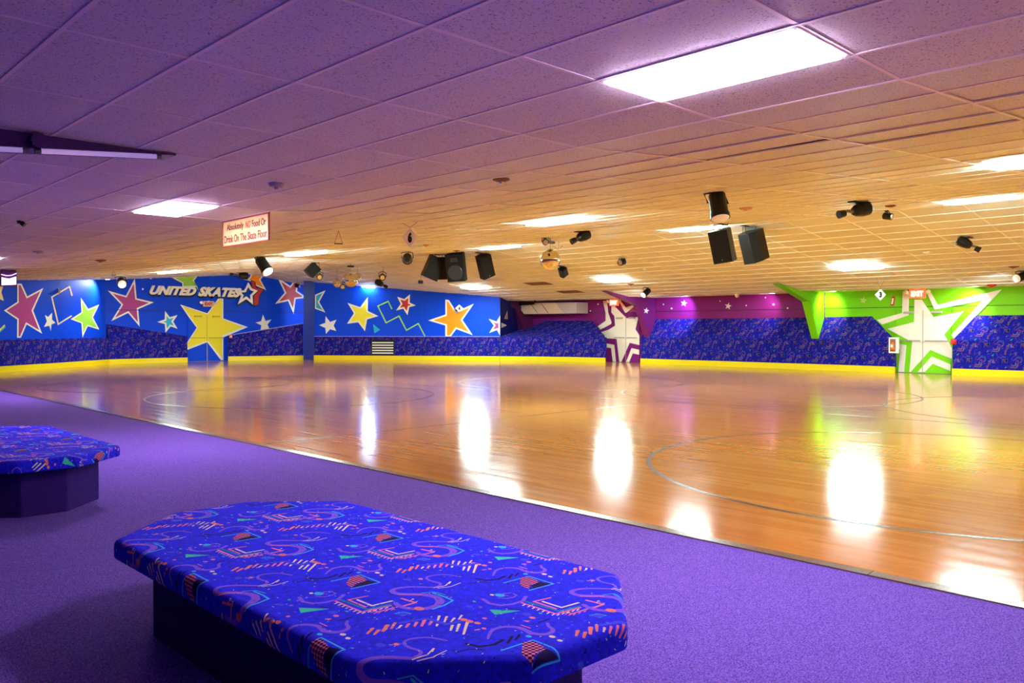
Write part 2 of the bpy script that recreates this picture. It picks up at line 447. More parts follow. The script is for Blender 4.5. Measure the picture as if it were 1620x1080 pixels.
def thing(name, label, cat, loc=(0, 0, 0), group=None, kind=None, rot=None):
    o = bpy.data.objects.new(name, None); COL.objects.link(o); o.empty_display_size = 0.1
    o.location = loc
    if rot is not None: o.rotation_euler = rot
    if label: o['label'] = label
    if cat: o['category'] = cat
    if group: o['group'] = group
    if kind: o['kind'] = kind
    return o
def tag(o, label=None, cat=None, group=None, kind=None):
    if label: o['label'] = label
    if cat: o['category'] = cat
    if group: o['group'] = group
    if kind: o['kind'] = kind
    return o
def text_mesh(body, size, extrude, shear=0.0, bold=0.0, align='CENTER', space=1.0):
    cu = bpy.data.curves.new('t', 'FONT'); cu.body = body; cu.size = size; cu.extrude = extrude; cu.shear = shear
    cu.offset = bold; cu.align_x = align; cu.align_y = 'CENTER'; cu.space_character = space; cu.resolution_u = 3
    o = bpy.data.objects.new('t', cu); COL.objects.link(o)
    dg = bpy.context.evaluated_depsgraph_get()
    me = bpy.data.meshes.new_from_object(o.evaluated_get(dg))
    bpy.data.objects.remove(o); bpy.data.curves.remove(cu)
    return me
def text_obj(name, body, size, extrude, M, material, parent=None, fit=None, **kw):
    """letters as a mesh; fit=(width,height) stretches the finished word to that size"""
    me = text_mesh(body, size, extrude, **kw)
    xs = [v.co.x for v in me.vertices]; ys = [v.co.y for v in me.vertices]
    cx, cy = (min(xs) + max(xs)) / 2, (min(ys) + max(ys)) / 2
    sx = sy = 1.0
    if fit: sx = fit[0] / (max(xs) - min(xs)); sy = fit[1] / (max(ys) - min(ys))
    for v in me.vertices:
        v.co = M @ Vector(((v.co.x - cx) * sx, (v.co.y - cy) * sy, v.co.z))
    me.materials.clear(); me.materials.append(material); me.name = name
    o = bpy.data.objects.new(name, me); COL.objects.link(o)
    if parent is not None: o.parent = parent
    return o
def frame_matrix(origin, right, up):
    r = Vector(right).normalized(); u = Vector(up).normalized(); n = r.cross(u)
    M = Matrix((r, u, n)).transposed().to_4x4(); M.translation = Vector(origin)
    return M

# ================================================================ FLOOR
def slab(name, x0, x1, y0, y1, z0, z1, m):
    o = MB().box(((x0 + x1) / 2, (y0 + y1) / 2, (z0 + z1) / 2), (x1 - x0, y1 - y0, z1 - z0)).build(name, m)
    return tag(o, kind='structure')
Y_NEAR, X_LEFT = -9.0, -5.0
rink = slab('floor', X_EDGE + 0.03, X_WALL + 0.3, Y_NEAR, Y_WALL + 0.3, -0.1, 0.0, M_WOOD)
carpet = slab('floor_carpet', X_LEFT, X_EDGE - 0.03, Y_NEAR, Y_WALL + 0.3, -0.1, 0.002, M_CARPET)
thr = MB()
for i in range(12):   # metal threshold laid in lengths, a low wedge
    a = Y_NEAR + i * 3.66; b = min(a + 3.655, Y_WALL)
    thr.prism([(X_EDGE - 0.055, a, 0.0), (X_EDGE - 0.050, a, 0.010), (X_EDGE + 0.035, a, 0.014), (X_EDGE + 0.060, a, 0.002), (X_EDGE + 0.060, a, 0.0)], (0, b - a, 0))
t = thr.build('trim_1', M_STRIP); tag(t, kind='structure')
def ring(cx, cy, r, w=0.025, n=96):
    m = MB()
    for k in range(n):
        a, b = 2 * math.pi * k / n, 2 * math.pi * (k + 1) / n
        if cx + r * math.cos(a) < X_EDGE + 0.1: continue
        m.poly([(cx + (r - w) * math.cos(a), cy + (r - w) * math.sin(a), 0.0015), (cx + (r + w) * math.cos(a), cy + (r + w) * math.sin(a), 0.0015),
                (cx + (r + w) * math.cos(b), cy + (r + w) * math.sin(b), 0.0015), (cx + (r - w) * math.cos(b), cy + (r - w) * math.sin(b), 0.0015)])
    return m.build('painted_circle', M_LINE, rink)
for c in ((9.0, 2.92, 3.0), (9.0, 15.95, 2.95), (8.55, 21.4, 3.0), (16.6, 9.15, 3.1), (16.4, 14.7, 2.95), (16.95, 3.5, 3.0)): ring(*c)
def floor_line(a, b, w=0.025):
    a = Vector(a + (0.001,)); b = Vector(b + (0.001,)); d = (b - a).normalized(); s = Vector((-d.y, d.x, 0)) * w
    return MB().poly([a - s, b - s, b + s, a + s]).build('painted_line', M_LINE, rink)
floor_line((4.95, 9.45), (13.35, 9.55))
floor_line((12.35, 25.5), (13.9, -3.0))

# ================================================================ CEILING
cosB = (X_RIDGE - X_CREASE) / math.hypot(X_RIDGE - X_CREASE, Z_RIDGE - Z_NEAR)
cosC = (X_EAVE - X_RIDGE) / math.hypot(X_EAVE - X_RIDGE, Z_RIDGE - Z_EAVE)
cols = []       # (x0, x1) of every strip of tiles
x = X_CREASE
left = []
while x > X_LEFT + 0.1:
    left.append((x - T_SHORT, x)); x -= T_SHORT
cols += left[::-1]
x = X_CREASE
while x < X_RIDGE - 0.05:
    cols.append((x, min(x + T_SHORT * cosB, X_RIDGE))); x += T_SHORT * cosB
x = X_RIDGE
while x < X_EAVE - 0.05:
    cols.append((x, min(x + T_SHORT * cosC, X_EAVE))); x += T_SHORT * cosC
x = X_EAVE
while x < X_WALL - 0.05:
    cols.append((x, min(x + T_SHORT, X_WALL))); x += T_SHORT
iy0, iy1 = -9, 27
xs_all = [X_LEFT - 0.1, X_CREASE, X_RIDGE, X_EAVE, X_WALL + 0.15]
def ceil_frame(cx):
    dx = 0.01; s = (zc(cx + dx) - zc(cx - dx)) / (2 * dx)
    return Matrix.Rotation(-math.atan(s), 4, 'Y')
deck = MB()
pts = [(xv, Y_NEAR - 0.1, zc(xv) + 0.045) for xv in xs_all]
top = [(xv, Y_NEAR - 0.1, zc(xv) + 0.16) for xv in xs_all]
deck.prism(pts + top[::-1], (0, Y_WALL + 0.3 - Y_NEAR, 0))
ceiling = deck.build('ceiling', M_DECK); tag(ceiling, kind='structure')

# lamps and grilles take the place of tiles: (column, row)
def col_of(xv): return min(range(len(cols)), key=lambda i: abs((cols[i][0] + cols[i][1]) / 2 - xv))
def row_of(yv): return round((yv - Y0) / T_LONG - 0.5)
CARPET_LAMPS = [(3.95, Y0 + 0.6, 'troffer with a violet glow nearest the camera, the largest lit panel'),
                (3.95, Y0 + 6.5 * T_LONG, 'troffer with a violet glow beside the food and drink sign'),
                (3.95, Y0 + 14.5 * T_LONG, 'troffer with a violet glow cut by the left edge of the photo'),
                (3.95, Y0 - 5.5 * T_LONG, None)]
RINK_LAMPS = [(10.64, 2.9, 'white troffer at the right edge of the photo, the higher of the two there'),
              (10.64, 9.6, 'white troffer between the 6 sign and the black scanner light by the mirror ball'),
              (10.64, 18.7, 'white troffer above the gable wall, between two black spotlights'),
              (11.2, 28.4, 'white troffer just above the red and white lettering of the gable wall'),
              (16.7, 4.4, 'white troffer at the right edge of the photo, the lower of the two there'),
              (16.7, 10.8, 'white troffer left of the hanging pair of black loudspeakers'),
              (16.1, 16.8, 'white troffer just right of the cluster of black loudspeakers'),
              (22.7, 9.8, 'white troffer below the pair of loudspeakers, above the green wall'),
              (22.7, 18.3, 'white troffer above the doorway painted with the purple and white star'),
              (22.7, 26.2, 'white troffer directly under the cluster of black loudspeakers'),
              (21.4, 31.6, 'white troffer half hidden behind the group of mirror balls'),
              (10.64, -5.5, None), (16.7, -3.0, None), (22.7, 1.2, None), (22.7, -6.0, None)]
taken = set()
def lens(cx, ci, ri, M_l, label, group, drop):
    x0, x1 = cols[ci]; y0 = Y0 + ri * T_LONG; cxm = (x0 + x1) / 2
    R = ceil_frame(cxm); L = Matrix.Translation((cxm, y0 + T_LONG / 2, zc(cxm))) @ R
    th = thing('ceiling_troffer', label, 'ceiling light', L.translation, group=group, rot=R.to_euler())
    w = (x1 - x0) / max(0.5, math.cos(math.atan(0.1))) ; w = T_SHORT; l = T_LONG
    MB().box((0, 0, 0.012), (w - 0.06, l - 0.06, 0.012)).prism([(-w/2 + .045, -l/2 + .045, .012), (w/2 - .045, -l/2 + .045, .012), (w/2 - .045, l/2 - .045, .012), (-w/2 + .045, l/2 - .045, .012)], (0, 0, -0.012 - drop)).build('lens', M_l, th)
    f = MB()
    for sx in (-1, 1): f.box((sx * (w / 2 - 0.022), 0, 0.0), (0.022, l - 0.03, 0.014))
    for sy in (-1, 1): f.box((0, sy * (l / 2 - 0.022), 0.0), (w - 0.03, 0.022, 0.014))
    f.build('frame', M_TEE, th)
    taken.add((ci, ri))
for xv, yv, lb in CARPET_LAMPS: lens(xv, col_of(xv), row_of(yv), M_PURLAMP, lb or 'violet glowing troffer over the carpet outside the photo', 'violet troffers over the carpet', 0.022)
for xv, yv, lb in RINK_LAMPS: lens(xv, col_of(xv), row_of(yv), M_RINKLAMP, lb or 'white troffer over the skating floor outside the photo', 'white troffers over the skating floor', 0.042)
M_GRILLE = mat('return_grille', (150, 112, 70), 0.6)
for px, py, lb in ((832, 447, 'brown return air grille in the ceiling left of the purple wall stars, the farther one'),
                   (901, 463, 'brown return air grille in the ceiling just above the purple wall')):
    p = on_ceiling(px, py); ci, ri = col_of(p.x), row_of(p.y); cxm = sum(cols[ci]) / 2
    th = thing('ceiling_vent', lb, 'vent', (cxm, Y0 + (ri + .5) * T_LONG, zc(cxm)), rot=ceil_frame(cxm).to_euler())
    f = MB()
    for k in range(12): f.box((-0.27 + k * 0.049, 0, 0.004), (0.012, T_LONG - 0.06, 0.012))
    tag(f.build('grille', M_GRILLE, th), kind='stuff')
    MB().box((0, 0, 0.016), (T_SHORT - 0.03, T_LONG - 0.03, 0.006)).build('backing', mat('grille_back', (96, 66, 40), 0.8), th)
    taken.add((ci, ri))

def tile_mesh(w, l):
    b = MB(); h = 0.012
    b.quads([(-w/2, -l/2, 0), (w/2, -l/2, 0), (w/2, l/2, 0), (-w/2, l/2, 0), (-w/2, -l/2, h), (w/2, -l/2, h), (w/2, l/2, h), (-w/2, l/2, h)],
            [(3, 2, 1, 0), (0, 1, 5, 4), (1, 2, 6, 5), (2, 3, 7, 6), (3, 0, 4, 7)])
    return b
tmpl = tile_mesh(T_SHORT - 0.006, T_LONG - 0.006).build('ceiling_tile', M_TILE, ceiling)
tmesh = tmpl.data
cells = []
for ci, (xa, xb) in enumerate(cols):
    cxm = (xa + xb) / 2; R = ceil_frame(cxm)
    near = xb <= X_CREASE + 0.01
    for ri in range(iy0, iy1 + 1):
        if (ci, ri) in taken: continue
        cy = Y0 + (ri + 0.5) * T_LONG
        if cy - T_LONG / 2 > Y_WALL or cy < Y_NEAR - 0.3: continue
        j = 0.0012 if near else (0.009 if cxm < X_RIDGE else 0.005)
        M = Matrix.Translation((cxm, cy, zc(cxm) + 0.0005 + random.uniform(0, j))) @ R @ Matrix.Rotation(random.gauss(0, j * 0.9), 4, 'Y') @ Matrix.Rotation(random.gauss(0, j * 0.5), 4, 'X')
        full = abs((xb - xa) - T_SHORT) < 0.012
        p = (cxm, cy, zc(cxm)); px, py = pixel(p); dd = depth(p)
        vis = -120 < px < 1740 and -80 < py < 520 and dd > 1.5
        cells.append((dd if (vis and full) else 999, M, xb - xa, full))
cells.sort(key=lambda c: c[0])
field = MB(); first = True
for k, (dd, M, w, full) in enumerate(cells):
    if k < 299 and dd < 999:
        if first: o = tmpl; first = False
        else:
            o = tmpl.copy(); COL.objects.link(o)
        o.parent = ceiling; o.matrix_local = M
    else:
        tb = tile_mesh((T_SHORT if full else w) - 0.006, T_LONG - 0.006)
        field.quads([M @ Vector(v) for v in tb.v], tb.f)
tag(field.build('tile_field', M_TILE, ceiling), kind='stuff')
grid = MB()
lines = sorted(set([round(c[0], 4) for c in cols] + [round(cols[-1][1], 4)]))
YA, YB = Y_NEAR, Y_WALL
for xv in lines:
    s = 0.012
    grid.box((xv, (YA + YB) / 2, zc(xv) + 0.001), (2 * s, YB - YA, 0.012))
for ri in range(iy0, iy1 + 2):
    yv = Y0 + ri * T_LONG
    if yv < YA or yv > YB: continue
    for a, b in ((X_LEFT, X_CREASE), (X_CREASE, X_RIDGE), (X_RIDGE, X_EAVE), (X_EAVE, X_WALL)):
        za, zb = zc(a + 1e-4), zc(b - 1e-4)
        grid.prism([(a, yv - 0.012, za - 0.003), (b, yv - 0.012, zb - 0.003), (b, yv - 0.012, zb + 0.006), (a, yv - 0.012, za + 0.006)], (0, 0.024, 0))
tag(grid.build('ceiling_grid', M_TEE, ceiling), kind='stuff')

# ================================================================ WALLS
def wall_poly(name, a, b, m, z0=0.0, thick=0.12, z_top=None):
    """upright wall from a to b (plan points), its head cut to the ceiling; thickness goes away from the camera"""
    a = Vector((a[0], a[1], 0)); b = Vector((b[0], b[1], 0)); n = Vector((-(b - a).y, (b - a).x, 0)).normalized()
    if (a - EYE).dot(n) < 0: n = -n
    ts = {0.0, 1.0}
    for xk in (X_CREASE, X_RIDGE, X_EAVE):
        if abs(b.x - a.x) > 1e-6:
            tt = (xk - a.x) / (b.x - a.x)
            if 0 < tt < 1: ts.add(tt)
    P = []
    for tt in sorted(ts):
        q = a.lerp(b, tt); P.append(Vector((q.x, q.y, (zc(q.x) if z_top is None else z_top) + 0.02)))
    pts = [Vector((a.x, a.y, z0))] + P + [Vector((b.x, b.y, z0))]
    o = MB().prism(pts, n * thick).build(name, m)
    return tag(o, kind='structure'), a, n
LWa, LWb = on_floor(-60, 592.3), on_floor(167, 576.2)
SWa, SWb = on_floor(497, 568.6), on_floor(791, 570.4)
wall_gable, _, _ = wall_poly('wall_far', (9.0, Y_WALL), (22.5, Y_WALL), M_BLUE)
LW, LWp, LWn = wall_poly('wall_far_left', (LWa.x - 3.0, LWa.y - 3.0 * (LWb.y - LWa.y) / (LWb.x - LWa.x)), (LWb.x, LWb.y), M_BLUE)
SW, SWp, SWn = wall_poly('wall_far_right', (SWa.x, SWa.y), (SWb.x, SWb.y), M_BLUE)
cornera, cornerb = (SWb.x, SWb.y + 0.05), (27.0, 27.45)
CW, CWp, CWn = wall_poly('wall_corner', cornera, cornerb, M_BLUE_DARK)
wr, WRp, WRn = wall_poly('wall_right', (X_WALL, 29.0), (X_WALL, 13.0), M_PURPLE)
wg, _, _ = wall_poly('wall_right_front', (X_WALL, 13.0), (X_WALL, Y_NEAR), M_GREEN)
wall_poly('wall_near', (X_LEFT, Y_NEAR), (X_WALL, Y_NEAR), M_VIOLET)
wall_poly('wall_left', (X_LEFT, Y_NEAR), (X_LEFT, Y_WALL), M_VIOLET)
wall_poly('wall_back_left', (X_LEFT, Y_WALL), (9.5, Y_WALL), M_BLUE_DARK)
# seam at door height
def seam(wall, a, b, m):
    a = Vector(a); b = Vector(b)
    d = b - a; return MB().prism([a, b, b + Vector((0, 0, 0.025)), a + Vector((0, 0, 0.025))], (0, -0.012, 0) if abs(d.x) > abs(d.y) else (-0.012, 0, 0)).build('seam', m, wall)
seam(wall_gable, (10.8, Y_WALL, 2.16), (21.5, Y_WALL, 2.16), M_BLUE_DARK)
seam(wr, (X_WALL, 29.0, 2.10), (X_WALL, 13.0, 2.10), mat('seam_purple', (70, 16, 72), 0.6))
seam(wg, (X_WALL, 13.0, 2.10), (X_WALL, -3.0, 2.10), mat('seam_green', (52, 110, 14), 0.6))

# ---- painted murals: flat paint on the wall faces
def inset(pts, w):
    """move every edge of a polygon inwards by w (pixels)"""
    n = len(pts); A = sum(pts[i][0] * pts[(i + 1) % n][1] - pts[(i + 1) % n][0] * pts[i][1] for i in range(n))
    s = 1 if A > 0 else -1; out = []
    for i in range(n):
        p0, p1, p2 = Vector(pts[i - 1]), Vector(pts[i]), Vector(pts[(i + 1) % n])
        d1 = (p1 - p0).normalized(); d2 = (p2 - p1).normalized()
        n1 = Vector((-d1.y, d1.x)) * s; n2 = Vector((-d2.y, d2.x)) * s
        k = 1 + n1.dot(n2); v = (n1 + n2) / max(k, 0.12)
        if v.length > 4.2: v = v.normalized() * 4.2
        out.append(tuple(p1 + v * w))
    return out
def paint(name, pts, wall, p0, n, m, eps=0.006):
    P = [on_plane(x, y, Vector(p0) - Vector(n) * eps, n) for x, y in pts]
    return MB().poly(P).build(name, m, wall)
def crop(ox, oy, s, pts): return [(ox + x / s, oy + y / s) for x, y in pts]
def star(pts, wall, p0, n, m, w, outer=None):
    paint('painted_star', pts, wall, p0, n, outer or M_CREAM)
    if m: paint('painted_star_centre', inset(pts, w), wall, p0, n, m, 0.009)
def zigzag(pts, w, wall, p0, n, m):
    up, dn = [], []
    for i, p in enumerate(pts):
        p = Vector(p)
        d1 = (p - Vector(pts[i - 1])).normalized() if i else None
        d2 = (Vector(pts[i + 1]) - p).normalized() if i < len(pts) - 1 else None
        if d1 is None: d1 = d2
        if d2 is None: d2 = d1
        n1 = Vector((-d1.y, d1.x)); n2 = Vector((-d2.y, d2.x)); v = (n1 + n2) / max(0.4, 1 + n1.dot(n2)) * w / 2
        up.append(p + v); dn.append(p - v)
    b = MB()
    for i in range(len(pts) - 1):
        b.poly([on_plane(q[0], q[1], Vector(p0) - Vector(n) * 0.006, n) for q in (up[i], up[i + 1], dn[i + 1], dn[i])])
    return b.build('painted_zigzag', m, wall)
GY = Vector((0, Y_WALL, 0)); GN = Vector((0, 1, 0)); RX = Vector((X_WALL, 0, 0)); RN = Vector((1, 0, 0))
c1 = lambda p: crop(0, 430, 9.82, p)
star(c1([(268,182),(335,182),(425,380),(675,247),(515,600),(655,960),(415,815),(325,1022),(265,1022),(268,740),(60,600),(268,465)]), LW, LWp, LWn, M_MAG, 2.4)
star(c1([(697,668),(748,700),(810,632),(808,740),(865,790),(800,815),(790,920),(765,835),(682,855),(728,765)]), LW, LWp, LWn, None, 0)
zigzag(c1([(1120,370),(1080,228),(805,390),(905,812),(1115,680)]), 2.2, LW, LWp, LWn, mat('sand_paint', (250, 222, 160), 0.5))
paint('painted_star', c1([(-140,200),(60,207),(22,315),(60,450),(-80,390)]), LW, LWp, LWn, mat('sand_paint', (250, 222, 160), 0.5))
zigzag(c1([(-60,960),(75,825)]), 2.4, LW, LWp, LWn, M_STARYEL)
zigzag(c1([(-50,985),(85,850)]), 1.6, LW, LWp, LWn, M_CYAN)
star(crop(0, 400, 4.907, [(627,345),(685,435),(770,400),(722,500),(772,595),(682,568),(640,655),(632,545),(548,515),(632,460)]), LW, LWp, LWn, M_LIME, 1.9)
c2 = lambda p: crop(150, 420, 9.82, p)
star(c2([(622,200),(650,508),(915,570),(675,675),(697,948),(518,735),(255,862),(412,608),(203,388),(482,468)]), wall_gable, GY, GN, M_MAG, 2.4)
star(c2([(1090,705),(1165,800),(1285,768),(1218,868),(1285,980),(1178,945),(1098,1040),(1088,908),(970,875),(1088,835)]), wall_gable, GY, GN, M_CYAN, 2.6)
for x, y in ((870, 197), (745, 365)):
    paint('painted_dot', [(150 + (x + 15 * math.cos(a)) / 9.82, 420 + (y + 15 * math.sin(a)) / 9.82) for a in [i * 0.785 for i in range(8)]], wall_gable, GY, GN, M_WHITE)
c3 = lambda p: crop(220, 425, 7.714, p)
star(c3([(405,112),(525,175),(530,228),(620,224),(702,222),(730,275),(672,145),(725,74),(455,92)]), wall_gable, GY, GN, M_LIME, 2.0)
star(c3([(1268,128),(1348,108),(1378,44),(1440,72),(1540,58),(1482,135),(1552,262),(1430,208),(1390,190),(1350,148)]), wall_gable, GY, GN, M_ORANGE, 2.0)
star(crop(420, 420, 9.82, [(185,182),(385,315),(475,190),(520,196),(492,392),(595,462),(595,505),(470,520),(438,755),(352,550),(148,595),(298,420)]), wall_gable, GY, GN, M_RED, 2.5)
c4 = lambda p: crop(250, 400, 4.907, p)
star(c4([(815,478),(835,528),(882,515),(850,555),(864,587),(820,598),(795,602),(802,562),(757,540),(800,530)]), wall_gable, GY, GN, None, 0)
big = c4([(172,400),(383,468),(468,352),(507,352),(507,508),(698,575),(507,655),(507,832),(488,832),(383,692),(228,752),(228,690),(300,580),(232,488)])
paint('painted_star', big, wall_gable, GY, GN, M_WHITE, 0.05)
paint('painted_star_centre', c4([(193,412),(385,478),(475,360),(498,360),(498,514),(665,575),(498,640),(498,815),(385,680),(233,736),(233,698),(308,580)]), wall_gable, GY, GN, M_STARYEL, 0.053)
c5 = lambda p: crop(480, 400, 4.907, p)
star(c5([(90,325),(172,290),(122,380),(170,462),(90,432)]), SW, SWp, SWn, M_CYAN, 1.9)
star(c5([(172,490),(207,535),(257,518),(235,562),(255,605),(207,592),(175,628),(170,582),(122,560),(170,542)]), SW, SWp, SWn, None, 0, M_WHITE)
star(c5([(343,388),(440,420),(500,343),(500,450),(582,490),(495,515),(478,607),(425,538),(338,550),(392,468)]), SW, SWp, SWn, M_STARYEL, 2.4)
paint('painted_triangle', c5([(540,550),(595,597),(550,624)]), SW, SWp, SWn, M_CYAN)
zigzag(c5([(687,436),(658,376),(578,412),(642,542),(742,490),(800,600),(892,548),(945,648)]), 1.9, SW, SWp, SWn, M_LIME)
star(c5([(728,340),(783,358),(828,320),(825,385),(873,408),(822,420),(808,483),(775,432),(720,446),(755,395)]), SW, SWp, SWn, M_RED, 2.6)
c6 = lambda p: crop(700, 450, 9.82, p)
star(c6([(45,232),(100,240),(215,420),(490,295),(312,550),(470,785),(215,690),(125,812),(45,812),(45,635),(-222,557),(45,465)]), SW, SWp, SWn, M_ORANGE, 2.5)
star(c6([(895,480),(895,790),(845,705),(725,752),(797,635),(718,530),(840,575)]), SW, SWp, SWn, M_MAG, 2.6)
paint('painted_star', c6([(915,590),(1000,632),(915,675)]), CW, CWp, CWn, M_CREAM)
paint('painted_triangle', c6([(1010,402),(1012,535),(960,530)]), CW, CWp, CWn, M_CREAM)
paint('painted_triangle', c6([(1002,450),(1004,524),(972,521)]), CW, CWp, CWn, M_ORANGE, 0.01)
# purple wall star round the first doorway
c7 = lambda p: crop(840, 440, 7.2, p)
for nm, pl, m in (('painted_star_centre', [(918,262),(965,330),(1045,410),(1090,455),(1225,440),(1190,580),(1235,650),(1235,760),(1125,735),(1025,965),(1008,965),(975,690),(838,683),(838,650),(800,612),(885,585),(958,540),(950,430),(915,390)], M_CREAM),
                  ('painted_star', [(820,258),(870,258),(880,390),(918,500),(915,520),(790,585),(760,548),(850,485),(850,400)], M_CREAM),
                  ('painted_star', [(1000,262),(1025,262),(1080,330),(1212,292),(1195,310),(1088,392),(1070,392)], M_CREAM),
                  ('painted_star', [(1110,385),(1190,318),(1218,318),(1218,385)], M_MAG),
                  ('painted_star', [(838,738),(950,758),(970,965),(932,965),(912,795),(838,785)], M_CREAM),
                  ('painted_star', [(1145,795),(1232,815),(1232,870),(1160,855),(1115,965),(1078,965)], M_CREAM)):
    paint(nm, c7(pl), wr, RX, RN, m, 0.05)
c8 = lambda p: crop(1380, 440, 6.75, p)
for nm, pl in (('painted_star_centre', [(450,228),(528,228),(655,415),(975,352),(770,600),(850,745),(850,860),(620,765),(410,1000),(395,1000),(425,680),(160,540),(445,468)]),
               ('painted_star', [(325,138),(395,138),(388,395),(105,495),(50,445),(318,370)]),
               ('painted_star', [(575,138),(618,138),(700,282),(1385,118),(870,645),(845,602),(1180,235),(665,335)]),
               ('painted_star', [(262,690),(365,715),(340,1000),(278,1000),(295,760),(262,750)]),
               ('painted_star', [(635,835),(835,920),(835,990),(645,912),(560,1000),(485,1000)])):
    paint(nm, c8(pl), wg, RX, RN, mat('chalk_paint', (236, 234, 222), 0.5), 0.05)
def small_star(px, py, r, wall, p0, n, m=None, rot=-1.4):
    pts = []
    for k in range(10):
        rr = r if k % 2 == 0 else r * 0.42; a = rot + k * math.pi / 5
        pts.append((px + rr * math.cos(a), py + rr * math.sin(a)))
    paint('painted_star', pts, wall, p0, n, m or M_CREAM)
for x, y, r in ((1082, 479.5, 5.6), (1152, 484, 5.8), (1223.5, 481.5, 2.4)): small_star(x, y, r, wr, RX, RN)
small_star(1366, 475, 6, wg, RX, RN, mat('khaki_paint', (196, 206, 120), 0.5))
for x, y, r in ((922, 482, 1.1), (946, 481, 1.3), (918, 492.6, 1.1), (934, 491.6, 1.2), (1049.5, 481.3, 1.3), (1062.5, 487.7, 1.3), (1139, 476.2, 1.1), (1180.5, 483, 1.2), (1246, 487.3, 1.5), (1211, 470.5, 1.1)):
    paint('painted_dot', [(x + r * math.cos(a), y + r * math.sin(a)) for a in [i * 0.785 for i in range(8)]], wr, RX, RN, M_CREAM)

# ================================================================ DOORS
def door(name, wall_pt, n, pl, pr, ytop, ybot, leaf_m, bar_m, two=True, closers=True, bar_y=None):
    """double door on a wall plane; pl/pr = jamb pixels"""
    off = lambda e: Vector(wall_pt) - Vector(n) * e
    root = thing(name, None, None, (0, 0, 0), kind='structure')
    A = on_plane(pl, ybot, off(0), n); B = on_plane(pr, ybot, off(0), n); A.z = B.z = 0.0
    T = on_plane(pl, ytop, off(0), n).z
    w = (B - A); right = w.normalized(); L = w.length; back = Vector(n)
    def brd(name, u0, u1, z0, z1, e0, e1, m, par):
        p = [A + right * u0 + Vector((0, 0, z0)), A + right * u1 + Vector((0, 0, z0)), A + right * u1 + Vector((0, 0, z1)), A + right * u0 + Vector((0, 0, z1))]
        return MB().prism([q - back * e0 for q in p], -back * (e1 - e0)).build(name, m, par)
    for s, (u0, u1) in enumerate(((0.0, L / 2 - 0.006), (L / 2 + 0.006, L))):
        leaf = brd('door_leaf', u0, u1, 0.012, T, 0.0, 0.040, leaf_m, root)
        z = bar_y
        brd('push_bar', u0 + 0.06, u1 - 0.06, z, z + 0.035, 0.060, 0.095, bar_m, leaf)
        if closers: brd('closer', (u0 + u1) / 2 - 0.16, (u0 + u1) / 2 + 0.16, T - 0.10, T - 0.04, 0.060, 0.12, bar_m, leaf)
    brd('astragal', L / 2 - 0.012, L / 2 + 0.012, 0.0, T, 0.054, 0.058, bar_m, root)
    for u0, u1, z0, z1 in ((-0.05, -0.012, 0, T + 0.045), (L + 0.012, L + 0.05, 0, T + 0.045), (-0.05, L + 0.05, T + 0.012, T + 0.05)):
        brd('frame', u0, u1, z0, z1, 0.0, 0.049, leaf_m, root)
    brd('threshold', -0.05, L + 0.05, 0.0, 0.012, 0.0, 0.10, M_GREY, root)
    return root
door('door_1', GY, GN, 298, 355, 497.5, 571.5, M_BLUE, mat('bar_yellow', (206, 190, 30), 0.4), bar_y=1.0)
door('door_2', RX, RN, 972, 1011, 500.5, 573, M_PURPLE, mat('bar_grey', (176, 172, 158), 0.35), bar_y=1.02)
door('door_3', RX, RN, 1418, 1505, 491, 590, M_GREEN, mat('bar_grey', (176, 172, 158), 0.35), bar_y=1.02)

